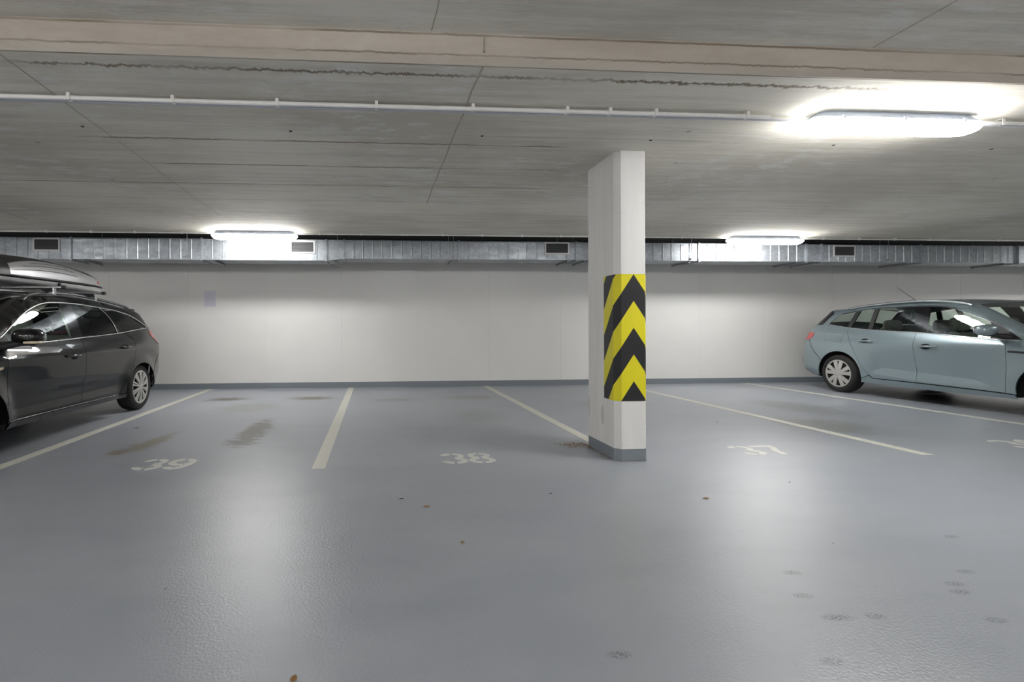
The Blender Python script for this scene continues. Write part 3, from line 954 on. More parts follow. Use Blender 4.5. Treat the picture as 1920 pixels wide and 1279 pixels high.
        for k in range(len(sel) - 1):
            for u in range(ns):
                F.append((k * (ns + 1) + u, k * (ns + 1) + u + 1, (k + 1) * (ns + 1) + u + 1, (k + 1) * (ns + 1) + u))
        m = MB(); m.v = V; m.f = F
        # orient outward
        a, b, c = (np.array(V[x]) for x in F[len(F) // 2][:3])
        nn = np.cross(b - a, c - a); k = len(sel) // 2
        if nn[1] * nor[min(k, len(nor) - 1), 0] + nn[2] * nor[min(k, len(nor) - 1), 1] < 0:
            m.f = [f[::-1] for f in F]
        return m.build(name, mat, parent or s.root, 50, fix=False)
    def strip(s, pts, r, name, mat, parent=None, lift=.003, sides=(1, -1)):
        d = smooth_line(pts, .05)
        for sd in sides:
            par = parent[sd] if isinstance(parent, dict) else (parent or s.root)
            MB().tube([s.at(y, z, lift, sd) for y, z in d], r, 8).build(name, mat, par, 60)

def wheel(car, y, z, r, xf, hub, sd, spokes):
    """wheel with tyre, rim ring and spoked cover; outer face at |x| = xf"""
    wt = .205
    o = MB().lathe_x([(r * .66, -.03), (r * .66, -wt + .02)], 40).build('wheel', M['under'], car.root, 60, loc=(sd * xf, y - car.yb, z))
    k = r / .30
    prof = [(.214 * k, -.016), (.225 * k, -.004), (.250 * k, 0), (.276 * k, -.004), (.291 * k, -.018), (.2985 * k, -.040), (r, -.065), (r, -.10), (r, -.14), (.2985 * k, -.165), (.288 * k, -.19), (.25 * k, -.205), (.20 * k, -.195)]
    t = MB().lathe_x(prof, 56)
    for gx in (-.075, -.1025, -.13):
        pass
    t.build('tyre', M['tyre'], o, 60)
    cv = MB().lathe_x([(0.0001, -.030), (hub * .9, -.030), (hub * .985, -.022)], 40).build('cover_back', M['under'], o, 60)
    h = MB().lathe_x([(hub * .90, -.020), (hub * .915, -.010), (hub * .96, -.005), (hub * 1.0, -.008), (hub * 1.01, -.018)], 48)
    h.lathe_x([(.0001, .004), (hub * .12, .003), (hub * .20, -.003), (hub * .23, -.016)], 28)
    for (a, w0, w1, r0, r1) in spokes:
        a = math.radians(a); ca, sa = math.cos(a), math.sin(a)
        V = []; F = []
        N = 5
        for i in range(N + 1):
            t_ = i / N; rr = hub * (r0 + (r1 - r0) * t_); ww = hub * (w0 + (w1 - w0) * t_)
            xo = -.004 + .006 * math.sin(PI * min(1, t_ * .9 + .1)) - .004 * t_
            for (cw, cx_) in ((-1, xo - .014), (-.8, xo), (.8, xo), (1, xo - .014)):
                V.append((cx_, rr * ca - cw * ww * sa, rr * sa + cw * ww * ca))
        for i in range(N):
            for q in range(3):
                F.append((i * 4 + q, i * 4 + q + 1, i * 4 + q + 5, i * 4 + q + 4))
        h.add(V, F)
    hb = h.build('hubcap', M['silver'], o, 40)
    if sd < 0:
        o.rotation_euler = (0, 0, PI)
    return o

def seat(car, x, y, z, mat, w=.25, bench=False):
    """backrest and headrest as one soft body, the car faces -Y"""
    m = MB()
    m.bbox((x - w, y - .02, z), (x + w, y + .13, z + .52), .05, 3)
    m.bbox((x - w, y - .48, z - .02), (x + w, y + .05, z + .12), .05, 3)
    o = m.build('seat', mat, car.root, 60)
    h = MB()
    for hx in ((0,) if not bench else (-.42, .42)):
        h.ellipsoid((x + hx, y + .10, z + .635), (.135, .055, .095), 20, 12, .62)
        h.tube([(x + hx - .05, y + .09, z + .50), (x + hx - .05, y + .09, z + .6)], .006, 6).tube([(x + hx + .05, y + .09, z + .50), (x + hx + .05, y + .09, z + .6)], .006, 6)
    h.build('headrest', mat, o, 60)
    return o

def ell_arc(cy, cz, a, b, a0, a1, n=22):
    return [(cy + a * math.cos(math.radians(t)), cz + b * math.sin(math.radians(t))) for t in np.linspace(a0, a1, n)]

def core(car, poly, hw, name='underbody'):
    MB().prism([(y - car.yb, z) for y, z in poly], 0, -hw, hw).build(name, M['under'], car.root)

def door_handle(car, y, z, ln, mat, parent, sides=(1, -1)):
    for sd in sides:
        c = car.at(y, z, .012, sd); d = car.at(y + .02, z, .001, sd)
        a = MB().ellipsoid(d, (.007, ln * .30, .040), 18, 8).build('handle_cup', M['under'], parent[sd], 60)
        m = MB()
        pts = [car.at(y - ln / 2, z, .004, sd), car.at(y - ln * .40, z + .002, .022, sd), car.at(y, z + .003, .030, sd), car.at(y + ln * .35, z + .002, .024, sd), car.at(y + ln / 2, z, .004, sd)]
        m.tube(pts, [.010, .014, .0155, .014, .010], 10)
        m.build('door_handle', mat, parent[sd], 60)

# ---- pale blue-grey estate on the right (its left-hand side plane faces -X)
BX = 7.52 + .905
rootB = empty('estate_car', 'pale blue-grey estate car parked at the right edge of the picture', 'car', (BX, 6.0, 0))
def featB(y, z):
    r = np.hypot(y - 7.53, z - .30); f = .018 * (1 - smoothstep(r, .37, .56)) * (z > .1)
    r2 = np.hypot(y - 4.93, z - .30); f = f + .018 * (1 - smoothstep(r2, .37, .56))
    up = np.interp(y, [5.35, 5.456, 5.725, 6.05, 6.388, 6.6, 6.855, 7.02, 7.10], [.25, .284, .382, .405, .423, .436, .446, .390, .36])
    lo = np.interp(y, [5.35, 5.456, 6.389, 7.019, 7.10], [.26, .272, .308, .356, .36])
    fade = smoothstep(y, 5.38, 5.75) * (1 - smoothstep(y, 6.88, 7.06))
    above = 1 - smoothstep(z, .40, .82)
    prof = np.where(z > up, above, np.where(z > lo, (z - lo) / np.maximum(up - lo, .02), 0))
    f = f - .042 * fade * prof
    # shoulder ridge below the belt
    zs = np.interp(y, [4.0, 5.4, 6.4, 7.4, 8.2], [.80, .86, .905, .955, .99])
    f = f + .010 * np.exp(-((z - zs) / .05) ** 2)
    return f
outB = [(4.30, .20, .05, .0), (6.0, .185, .05, .0), (7.9, .215, .06, .0), (8.15, .27, .16, .06), (8.25, .38, .22, .11), (8.28, .50, .24, .13), (8.25, .62, .24, .12), (8.235, .78, .22, .10), (8.215, .90, .2, .09), (8.15, 1.01, .16, .07),
        (8.06, 1.11, .12, .07), (7.93, 1.25, .10, .06), (7.875, 1.315, .07, .06), (7.84, 1.335, .06, .03), (7.55, 1.365, .09, .03), (7.36, 1.392, .09, .03), (7.08, 1.412, .09, .03), (6.82, 1.426, .09, .03), (6.57, 1.424, .09, .035), (6.34, 1.412, .09, .035),
        (6.11, 1.388, .08, .035), (5.96, 1.362, .07, .04), (5.83, 1.318, .06, .05), (5.60, 1.195, .055, .07), (5.355, 1.060, .055, .09), (5.10, .955, .06, .10), (4.90, .915, .08, .10), (4.6, .885, .10, .07), (4.2, .82, .11, .06), (3.92, .735, .13, .09), (3.80, .60, .16, .13), (3.77, .45, .16, .14), (3.81, .30, .14, .12), (4.02, .20, .05, .0)]
CB = Car(rootB, outB[:-1] + [(4.02, .203, .05, 0)], .905, (7.55, .75, .075, 4.9, 1.1, .12), featB, 6.0, (7.33, .145, 7.53, .30))
archBr = lambda a0, a1: ell_arc(7.53, .295, .372, .372, a0, a1)
archBf = lambda a0, a1: ell_arc(4.93, .295, .372, .372, a0, a1)
beltB = [(7.763, 1.099), (7.361, 1.043), (6.912, 1.01), (6.403, .986), (6.067, .956), (5.633, .915), (5.28, .901)]
def line_at(pts, y):
    p = sorted(pts); return float(np.interp(y, [a for a, _ in p], [b for _, b in p]))
bB = lambda y: (y, line_at(beltB, y) - .008)
gaprB = [(7.435, bB(7.435)[1]), (7.425, .998), (7.391, .911), (7.268, .682), (7.132, .442), (7.045, .335), (6.99, .285)]
gapbB = [(6.425, bB(6.425)[1]), (6.425, .874), (6.408, .55), (6.392, .282)]
gapfB = [(5.402, bB(5.402)[1]), (5.397, .70), (5.393, .562), (5.404, .262)]
sg = lambda p: smooth_line(p, .05)
crB = [[(7.02, .390), (6.855, .446), (6.6, .436), (6.388, .423), (6.05, .405), (5.725, .382), (5.456, .284)], [(7.02, .356), (6.7, .332), (6.389, .308), (5.9, .288), (5.456, .272)]]
rdB = CB.panel(sg(gaprB) + [(6.7, .283)] + sg(gapbB[::-1]) + [bB(6.9), bB(7.2)], 'rear_door', M['carB'], cell=.03, smooth=13, crease=crB)
fdB = CB.panel(sg(gapbB) + [(6.0, .276), (5.7, .27)] + sg(gapfB[::-1]) + [bB(5.6), bB(6.0)], 'front_door', M['carB'], cell=.03, smooth=13, crease=crB)
CB.panel([(7.165, .205), (7.150, .265), (7.045, .318), (6.99, .278), (6.4, .274), (5.7, .262), (5.404, .254), (5.31, .25), (5.30, .20), (6.2, .19)], 'sill', M['carB'], lift=.006)
fendB = sg(gapfB)[::-1] + [(5.28, .893)] + [(5.10, .945)] + CB.out_range((5.08, .95), (3.86, .70)) + [(4.1, .62), (4.45, .56), (4.62, .50)] + archBf(146, -6)[:] + [(5.31, .254)]
CB.panel(fendB, 'front_wing', M['carB'])
CB.panel(CB.out_range((3.86, .70), (4.02, .20)) + [(4.57, .205)] + archBf(194, 147) + [(4.45, .55), (4.1, .61)], 'front_bumper', M['carB'])
bumpB = [(7.90, .255)] + archBr(-4, 33) + [(7.93, .62), (7.99, .80), (8.03, .862)] + CB.out_range((8.225, .86), (8.0, .23))
CB.panel(bumpB, 'rear_bumper', M['carB'])
qpB = [(7.763, 1.091), (7.86, 1.102), (8.065, 1.095)] + CB.out_range((8.06, 1.11), (8.225, .865)) + [(8.03, .866), (7.985, .80), (7.925, .62)] + archBr(34, 184) + [(7.150, .27), (7.05, .322)] + sg(gaprB[:-1])[::-1] + [bB(7.6)]
CB.panel(qpB, 'rear_wing', M['carB'])
dloB = [(7.763, 1.099), (7.72, 1.165), (7.631, 1.259), (7.326, 1.319), (7.104, 1.339), (6.619, 1.346), (6.383, 1.344), (6.153, 1.317), (5.999, 1.27), (5.819, 1.201), (5.562, 1.089), (5.284, .905)]
dloB_s = [dloB[0], dloB[1]] + sg(dloB[2:])
holeB = dloB_s + [bB(y) for y in (5.63, 6.067, 6.4, 6.9, 7.36)]
frameB = [(7.763, 1.094), (7.86, 1.104), (7.74, 1.285), (7.80, 1.337)] + CB.out_range((7.80, 1.338), (5.10, .955)) + [(5.20, .90), (5.28, .893)] + [(y, bB(y)[1] - .004) for y in (5.63, 6.067, 6.4, 6.9, 7.36)]
frB = CB.panel(frameB, 'side_frame', M['carB'], holes=[holeB], gap=0)
CB.panel([(7.86, 1.106), (8.062, 1.10)] + CB.out_range((8.055, 1.115), (7.88, 1.315)) + [(7.80, 1.333), (7.745, 1.283)], 'rear_window_wrap', M['blackgloss'], lift=.002)
topB = lambda y: (y, line_at(dloB, y))
zin = .012
def glassB(ya0, ya1, yb0, yb1, name, mat=None):
    """pane between lines (ya0 bottom, ya1 top) rearward and (yb0, yb1) forward"""
    ys_t = np.linspace(ya1, yb1, 10); ys_b = np.linspace(yb0, ya0, 8)
    return [(y, topB(y)[1] - .012) for y in ys_t] + [(y, bB(y)[1] + .014) for y in ys_b]
CB.panel(glassB(7.405, 7.365, 7.120, 7.140, ''), 'rear_door_glass', M['glassB'], parent=rdB, lift=-.006, gap=0, thick=0)
CB.panel(glassB(7.070, 7.085, 6.420, 6.58, ''), 'rear_door_glass', M['glassB'], parent=rdB, lift=-.006, gap=0, thick=0)
CB.panel([(7.70, 1.105), (7.735, 1.11), (7.69, 1.178), (7.615, 1.248), (7.41, 1.288), (7.455, 1.068)], 'quarter_glass', M['glassB'], lift=-.006, gap=0, thick=0)
CB.panel(glassB(6.30, 6.385, 5.50, 5.62, ''), 'front_door_glass', M['glassB'], parent=fdB, lift=-.006, gap=0, thick=0)
bl = dict(lift=-.003, gap=0, thick=.02)
CB.panel([(6.425, bB(6.42)[1]), (6.585, topB(6.58)[1]), (6.378, topB(6.38)[1]), (6.292, bB(6.3)[1])], 'door_pillar', M['blackgloss'], **bl)
CB.panel([(7.46, bB(7.46)[1]), (7.415, topB(7.41)[1]), (7.355, topB(7.36)[1]), (7.40, bB(7.4)[1])], 'door_pillar', M['plastic'], **bl)
CB.panel([(7.125, bB(7.12)[1]), (7.145, topB(7.14)[1]), (7.080, topB(7.08)[1]), (7.065, bB(7.06)[1])], 'window_divider', M['plastic'], **bl)
CB.panel([(5.51, bB(5.5)[1]), (5.63, topB(5.63)[1]), (5.56, topB(5.56)[1]), (5.30, .91)], 'mirror_sail', M['plastic'], **bl)
CB.strip([(7.72, 1.10), (7.4, 1.048), (6.912, 1.007), (6.403, .983), (6.067, .953), (5.633, .912), (5.29, .897)], .0065, 'window_trim', M['chrome'])
CB.strip([(7.735, 1.10), (7.765, 1.115), (7.725, 1.175), (7.64, 1.266)], .006, 'window_trim', M['chrome'])
CB.strip([(5.27, .90), (5.562, 1.099), (5.819, 1.211), (5.999, 1.281), (6.153, 1.328), (6.383, 1.354), (6.619, 1.356), (7.104, 1.349), (7.326, 1.329), (7.60, 1.275)], .005, 'window_trim', M['blackgloss'], lift=0)
lampB = CB.panel([(8.0, .855), (8.09, .835)] + CB.out_range((8.225, .83), (8.18, .975)) + [(7.955, .963), (7.97, .91)], 'tail_lamp', M['lamp_red'], lift=.006, gap=0)
CB.panel([(7.735, .965), (7.745, .825), (7.47, .825), (7.475, .945)], 'fuel_flap', M['carB'], lift=.0022, gap=0, thick=.004, sides=(-1,))
door_handle(CB, 7.09, .842, .215, M['carB'], rdB); door_handle(CB, 6.24, .788, .225, M['carB'], fdB)
CB.strip([(5.375, .762), (5.15, .752), (5.02, .75)], .012, 'wing_vent', M['plastic'], lift=0)
CB.panel([(4.35, .70), (3.98, .66)] + CB.out_range((3.87, .69), (3.99, .765)) + [(4.3, .77)], 'headlamp', M['lamp_clear'], lift=.006, gap=0)
# surfaces across the car
CB.cap((7.9, .215), (8.225, .855), 'bumper_face', M['carB'])
CB.cap((8.225, .855), (8.18, .975), 'tailgate_lower', M['carB'], -.68, .68)
for sd in (1, -1):
    CB.cap((8.225, .83), (8.18, .975), 'tail_lamp', M['lamp_red'], *( (.66, 1) if sd > 0 else (-1, -.66)), ns=6, lift=.004)
CB.cap((8.18, .975), (8.07, 1.10), 'tailgate', M['carB'])
CB.cap((8.07, 1.10), (7.885, 1.305), 'rear_window', M['glassB'])
CB.cap((7.885, 1.305), (7.80, 1.34), 'spoiler', M['carB'], lift=.006)
CB.cap((7.80, 1.338), (5.90, 1.345), 'roof', M['carB'], ns=24)
CB.cap((5.90, 1.345), (5.16, .975), 'windscreen', M['glassB'], -.93, .93, ns=24)
for sd in (1, -1):
    CB.cap((5.90, 1.345), (5.10, .955), 'windscreen_pillar', M['carB'], *((.925, 1) if sd > 0 else (-1, -.925)), ns=3)
CB.cap((5.16, .975), (5.0, .93), 'scuttle', M['plastic'])
CB.cap((5.0, .93), (3.93, .735), 'bonnet', M['carB'], ns=24)
CB.cap((3.93, .735), (3.79, .57), 'grille_panel', M['blackgloss'], -.56, .56)
CB.cap((3.772, .47), (3.80, .32), 'lower_grille', M['plastic'], -.70, .70, lift=.004)
for sd in (1, -1):
    CB.cap((3.95, .74), (3.815, .62), 'headlamp', M['lamp_clear'], *((.60, 1) if sd > 0 else (-1, -.60)), ns=6, lift=.004)
CB.cap((3.84, .665), (4.0, .205), 'front_bumper_face', M['carB'], lift=-.004)
coreB = [(8.10, .30), (8.10, .85), (7.95, 1.02), (7.5, .96), (6.4, .90), (5.3, .84), (4.9, .82), (4.3, .74), (3.95, .62), (3.90, .35), (4.1, .24), (4.52, .24)] + ell_arc(4.93, .295, .385, .385, 190, -10, 14) + [(5.36, .21), (7.10, .21)] + ell_arc(7.53, .295, .385, .385, 190, -10, 14) + [(7.98, .27)]
core(CB, coreB, .775)
# rails, antenna, mirrors
for sd in (1, -1):
    pts = [(7.60, 1.366), (7.36, 1.403), (7.08, 1.427), (6.82, 1.440), (6.57, 1.440), (6.34, 1.428), (6.11, 1.402), (5.96, 1.372), (5.90, 1.352)]
    d = smooth_line(pts, .06)
    MB().tube([(sd * (float(CB.W(np.array([y]), np.array([z - .035]))[0]) - .012), y - 6.0, z - .010) for y, z in d], [.012] + [.017] * (len(d) - 2) + [.010], 10).build('roof_rail', M['rail'], rootB, 60)
    m = MB().ellipsoid((0, 0, 0), (.105, .075, .066), 22, 14, .72)
    m.v = [(v[0], v[1] + .06 * (abs(v[0] + .1)) * 0 + (.022 if v[1] > 0 else 0) * 0, v[2] + (-.25 * (v[0]) if True else 0) * .25) for v in m.v]
    a = CB.at(5.42, .945, 0, sd)
    c = (sd * (abs(a[0]) + .165), 5.50 - 6.0, 1.020)
    mo = MB(); mo.add([(c[0] + sd * v[0], c[1] + v[1], c[2] + v[2]) for v in m.v], m.f)
    o = mo.build('wing_mirror', M['carB'], rootB, 60)
    MB().ellipsoid((c[0], c[1] + .068, c[2] + .002), (.090, .012, .052), 20, 8, .7).build('mirror_glass', M['chrome'], o, 60)
    MB().tube([(a[0] - sd * .02, a[1] - .02, a[2] - .01), (c[0] - sd * .05, c[1] + .0, c[2] - .058), (c[0] + sd * .04, c[1], c[2] - .060)], [.035, .026, .016], 10).build('mirror_arm', M['plastic'], o, 60)
MB().tube([(0, 7.10 - 6, 1.435), (0, 7.13 - 6, 1.455)], [.022, .016], 10).tube([(0, 7.12 - 6, 1.45), (0, 7.42 - 6, 1.70)], [.0045, .0025], 6).build('antenna', M['plastic'], rootB, 60)
for sx in (-.37, .37):
    seat(CB, sx, .18, .46, M['seatB'])
seat(CB, 0, 1.02, .44, M['seatB'], .62, True)
MB().bbox((-.66, -1.02, .72), (.66, -.55, .93), .06, 3).build('dashboard', M['plastic'], rootB, 60)
m = MB(); pts = [(.37 + .18 * math.cos(t), -.42 + .05 * math.sin(t), .90 + .17 * math.sin(t)) for t in np.linspace(0, 2 * PI, 25)]
m.tube(pts, .014, 8).build('steering_wheel', M['plastic'], rootB, 60)
MB().bbox((-.11, -.28, 1.225), (.11, -.25, 1.29), .012, 2).build('inner_mirror', M['plastic'], rootB, 60)
spB = []
for k in range(5):
    for q in (-14.5, 14.5):
        spB.append((90 + k * 72 + q, .115, .155, .20, .95))
for (wy) in (7.56, 4.95):
    for sd in (1, -1):
        wheel(CB, wy, .305, .305, .895, .222, sd, spB)

# ---- charcoal estate on the left (its left-hand side plane faces +X)
AX = -3.08 - .93
rootA = empty('estate_car', 'charcoal grey estate car with black roof box, at the left edge', 'car', (AX, 5.5, 0))
def featA(y, z):
    r = np.hypot((y - 6.73) / 1.12, z - .28); f = .026 * (1 - smoothstep(r, .345, .505))
    r2 = np.hypot((y - 3.98) / 1.05, z - .28); f = f + .026 * (1 - smoothstep(r2, .345, .505))
    zc = np.interp(y, [4.0, 4.36, 4.9, 5.441, 5.9, 6.273, 6.6], [.62, .610, .596, .577, .550, .520, .50])
    fade = smoothstep(y, 4.25, 4.5) * (1 - smoothstep(y, 6.2, 6.45))
    below = np.where(z < zc, np.clip((zc - z) / .07, 0, 1) * smoothstep(z, .27, .40), 0)
    f = f - .022 * fade * below
    zs = np.interp(y, [3.0, 4.345, 5.508, 6.628, 7.4], [.72, .815, .885, .925, .94])
    f = f + .012 * np.exp(-(np.maximum(z - zs, 0) / .03) ** 2) * np.exp(-(np.maximum(zs - z, 0) / .16) ** 2)
    return f
outA = [(3.35, .21, .05, 0), (5.2, .212, .05, 0), (7.05, .225, .06, 0), (7.25, .265, .12, .05), (7.36, .33, .18, .09), (7.44, .44, .2, .11), (7.455, .58, .2, .10), (7.45, .70, .2, .10), (7.465, .78, .2, .10), (7.455, .90, .2, .09), (7.395, 1.01, .17, .07), (7.30, 1.11, .14, .06), (7.20, 1.235, .11, .06),
        (7.14, 1.30, .08, .05), (7.115, 1.322, .06, .04), (6.95, 1.345, .07, .03), (6.78, 1.362, .08, .03), (6.52, 1.395, .09, .03), (6.10, 1.428, .09, .03), (5.75, 1.440, .09, .03), (5.26, 1.425, .09, .035), (5.03, 1.395, .08, .035), (4.90, 1.360, .06, .04), (4.70, 1.270, .055, .06), (4.5, 1.168, .055, .08), (4.25, 1.045, .055, .09),
        (4.05, .965, .06, .10), (3.85, .92, .08, .09), (3.5, .885, .11, .07), (3.1, .80, .11, .06), (2.85, .71, .13, .09), (2.76, .56, .16, .13), (2.74, .42, .16, .14), (2.81, .28, .14, .12), (3.08, .212, .05, 0)]
CA = Car(rootA, outA, .93, (6.8, .65, .075, 3.9, 1.1, .12), featA, 5.5, (6.90, .20, 6.73, .28))
archAr = lambda a0, a1: ell_arc(6.73, .27, .405, .35, a0, a1)
archAf = lambda a0, a1: ell_arc(3.98, .27, .38, .35, a0, a1)
beltA = [(7.135, 1.094), (7.1, 1.082), (6.294, 1.019), (5.509, .978), (4.954, .950), (4.4, .935), (4.2, .93)]
bA = lambda y: (y, line_at(beltA, y) - .008)
dloA = [(4.25, .945), (4.395, 1.007), (4.563, 1.1), (4.771, 1.209), (4.975, 1.287), (5.144, 1.328), (5.389, 1.346), (5.676, 1.347), (6.121, 1.325), (6.514, 1.294), (6.809, 1.237), (7.014, 1.151), (7.115, 1.098)]
topA = lambda y: (y, line_at(dloA, y))
gaprA = [(6.47, bA(6.47)[1]), (6.628, .925), (6.59, .82), (6.565, .74), (6.50, .62), (6.396, .50), (6.30, .395), (6.19, .275)]
gapbA = [(5.512, bA(5.51)[1]), (5.505, .95), (5.49, .821), (5.487, .572), (5.44, .285)]
gapfA = [(4.350, bA(4.35)[1]), (4.354, .819), (4.356, .55), (4.36, .288)]
crA = [[(4.36, .610), (4.9, .596), (5.441, .577), (5.9, .550), (6.273, .520), (6.40, .510)]]
rdA = CA.panel([gaprA[0]] + sg(gaprA[1:]) + [(5.8, .278)] + sg(gapbA[::-1]) + [bA(5.9), bA(6.29)], 'rear_door', M['carA'], cell=.03, smooth=11, crease=crA)
fdA = CA.panel(sg(gapbA) + [(4.9, .288)] + sg(gapfA[::-1]) + [bA(4.95)], 'front_door', M['carA'], cell=.03, smooth=11, crease=crA)
CA.panel([(6.33, .218), (6.325, .27), (6.19, .268), (5.44, .276), (4.36, .279), (4.36, .279), (4.34, .22), (5.3, .214)], 'sill', M['carA'], lift=.010)
CA.strip([(6.18, .272), (5.44, .281), (4.37, .284)], .003, 'sill_line', M['chrome'], lift=.002)  # thin bright line along the top of the sill
fendA = sg(gapfA)[::-1] + [(4.2, .925), (4.12, .975)] + CA.out_range((4.08, .98), (2.80, .66)) + [(3.1, .60), (3.4, .55), (3.63, .46)] + archAf(146, -6) + [(4.355, .284)]
CA.panel(fendA, 'front_wing', M['carA'])
CA.panel(CA.out_range((2.80, .66), (3.08, .21)) + [(3.61, .215)] + archAf(190, 147) + [(3.4, .54), (3.1, .59)], 'front_bumper', M['carA'])
CA.panel([(7.125, .235)] + archAr(-3, 30) + [(7.15, .55), (7.22, .66), (7.30, .72)] + CA.out_range((7.45, .72), (7.06, .227)), 'rear_bumper', M['carA'])
qpA = [(7.11, 1.078), (7.32, 1.085)] + CA.out_range((7.32, 1.09), (7.45, .725)) + [(7.30, .725), (7.215, .665), (7.145, .555)] + archAr(31, 184) + [(6.325, .275), (6.2, .28)] + sg(gaprA[1:-1])[::-1] + [gaprA[0], bA(6.8)]
CA.panel(qpA, 'rear_wing', M['carA'])
holeA = sg(dloA) + [bA(y) for y in (7.0, 6.29, 5.51, 4.95, 4.4)]
frameA = [(7.12, 1.080), (7.315, 1.09)] + CA.out_range((7.31, 1.10), (4.08, .975)) + [(4.2, .926)] + [(y, bA(y)[1] - .004) for y in (4.4, 4.95, 5.51, 6.29, 6.9)]
CA.panel(frameA, 'side_frame', M['carA'], holes=[holeA], gap=0)
def glassA(ya0, ya1, yb0, yb1):
    return [(y, topA(y)[1] - .016) for y in np.linspace(ya1, yb1, 12)] + [(y, bA(y)[1] + .014) for y in np.linspace(yb0, ya0, 8)]
CA.panel([(4.44, topA(4.44)[1] - .016)] + [(y, topA(y)[1] - .016) for y in np.linspace(4.5, 5.385, 12)] + [(y, bA(y)[1] + .014) for y in np.linspace(5.362, 4.49, 8)], 'front_door_glass', M['glassA'], parent=fdA, lift=-.006, gap=0, thick=0)
CA.panel([(y, topA(y)[1] - .016) for y in np.linspace(5.60, 6.10, 8)] + [(6.19, 1.25), (6.255, 1.15), (6.283, bA(6.28)[1] + .014)] + [(y, bA(y)[1] + .014) for y in np.linspace(6.15, 5.548, 6)], 'rear_door_glass', M['glassT'], parent=rdA, lift=-.006, gap=0, thick=0)
CA.panel([(y, topA(y)[1] - .016) for y in np.linspace(6.22, 7.06, 10)] + [(y, bA(y)[1] + .014) for y in np.linspace(7.05, 6.385, 8)], 'quarter_glass', M['glassT'], lift=-.006, gap=0, thick=0)
bl = dict(lift=-.003, gap=0, thick=.02)
CA.panel([(5.355, bA(5.36)[1]), (5.385, topA(5.39)[1]), (5.60, topA(5.6)[1]), (5.548, bA(5.55)[1])], 'door_pillar', M['blackgloss'], **bl)
CA.panel([(6.29, bA(6.29)[1]), (6.265, 1.15), (6.20, 1.25), (6.11, topA(6.11)[1]), (6.225, topA(6.22)[1]), (6.39, bA(6.39)[1])], 'door_pillar', M['carA'], **bl)
CA.panel([(4.27, .94), (4.445, topA(4.445)[1] - .01), (4.495, bA(4.49)[1])], 'mirror_sail', M['plastic'], **bl)
CA.strip([(4.24, .94), (4.395, 1.004), (4.563, 1.097), (4.771, 1.206), (4.975, 1.284), (5.144, 1.325), (5.389, 1.343), (5.676, 1.344), (6.121, 1.322), (6.514, 1.291), (6.809, 1.234), (7.014, 1.149), (7.11, 1.096)], .0075, 'window_trim', M['chrome'])
CA.strip([(7.09, 1.079), (6.7, 1.048), (6.294, 1.014), (5.509, .973), (4.954, .945), (4.4, .93), (4.25, .927)], .0075, 'window_trim', M['chrome'])
CA.strip([(6.115, 1.315), (6.205, 1.25), (6.272, 1.15), (6.297, 1.02)], .006, 'window_trim', M['chrome'])
CA.panel([(7.14, 1.04)] + CA.out_range((7.375, 1.035), (7.46, .84)) + [(7.30, .85), (7.17, .95)], 'tail_lamp', M['lamp_red'], lift=.006, gap=0)
door_handle(CA, 5.258, .793, .235, M['blackgloss'], fdA); door_handle(CA, 6.34, .842, .225, M['blackgloss'], rdA)
CA.panel([(3.35, .70), (2.95, .63)] + CA.out_range((2.81, .665), (2.92, .745)) + [(3.3, .78)], 'headlamp', M['lamp_clear'], lift=.006, gap=0)
CA.panel([(4.22, .72), (4.30, .735), (4.30, .755), (4.22, .745)], 'side_indicator', M['amber'], lift=.004, gap=0, thick=.006)
CA.cap((7.06, .227), (7.45, .72), 'bumper_face', M['carA'])
CA.cap((7.45, .72), (7.46, .85), 'tailgate_lower', M['carA'])
CA.cap((7.46, .85), (7.375, 1.035), 'tailgate', M['carA'], -.66, .66)
for sd in (1, -1):
    CA.cap((7.46, .85), (7.375, 1.035), 'tail_lamp', M['lamp_red'], *((.64, 1) if sd > 0 else (-1, -.64)), ns=6, lift=.004)
CA.cap((7.375, 1.035), (7.30, 1.11), 'tailgate_upper', M['carA'])
CA.cap((7.30, 1.11), (7.15, 1.29), 'rear_window', M['glassT'], -.92, .92)
for sd in (1, -1):
    CA.cap((7.30, 1.11), (7.15, 1.29), 'rear_pillar', M['carA'], *((.91, 1) if sd > 0 else (-1, -.91)), ns=3)
CA.cap((7.15, 1.29), (7.05, 1.333), 'spoiler', M['carA'], lift=.012)
CA.cap((7.05, 1.333), (4.90, 1.36), 'roof', M['carA'], ns=24)
CA.cap((4.90, 1.36), (4.12, .99), 'windscreen', M['glassA'], -.93, .93, ns=24)
for sd in (1, -1):
    CA.cap((4.90, 1.36), (4.08, .978), 'windscreen_pillar', M['carA'], *((.925, 1) if sd > 0 else (-1, -.925)), ns=3)
CA.cap((4.12, .99), (3.95, .94), 'scuttle', M['plastic'])
CA.cap((3.95, .94), (2.88, .715), 'bonnet', M['carA'], ns=24)
CA.cap((2.88, .715), (2.76, .55), 'grille_panel', M['blackgloss'], -.54, .54)
CA.cap((2.742, .45), (2.80, .29), 'lower_grille', M['plastic'], -.70, .70, lift=.004)
for sd in (1, -1):
    CA.cap((2.90, .725), (2.775, .60), 'headlamp', M['lamp_clear'], *((.58, 1) if sd > 0 else (-1, -.58)), ns=6, lift=.004)
CA.cap((2.80, .645), (3.08, .212), 'front_bumper_face', M['carA'], lift=-.004)
coreA = [(7.25, .32), (7.30, .85), (7.15, 1.0), (6.6, .97), (5.5, .90), (4.4, .87), (3.9, .84), (3.2, .74), (2.92, .60), (2.88, .35), (3.1, .25), (3.57, .25)] + ell_arc(3.98, .27, .395, .36, 188, -8, 14) + [(4.42, .235), (6.27, .235)] + ell_arc(6.73, .27, .42, .36, 188, -8, 14) + [(7.17, .25)]
core(CA, coreA, .79)
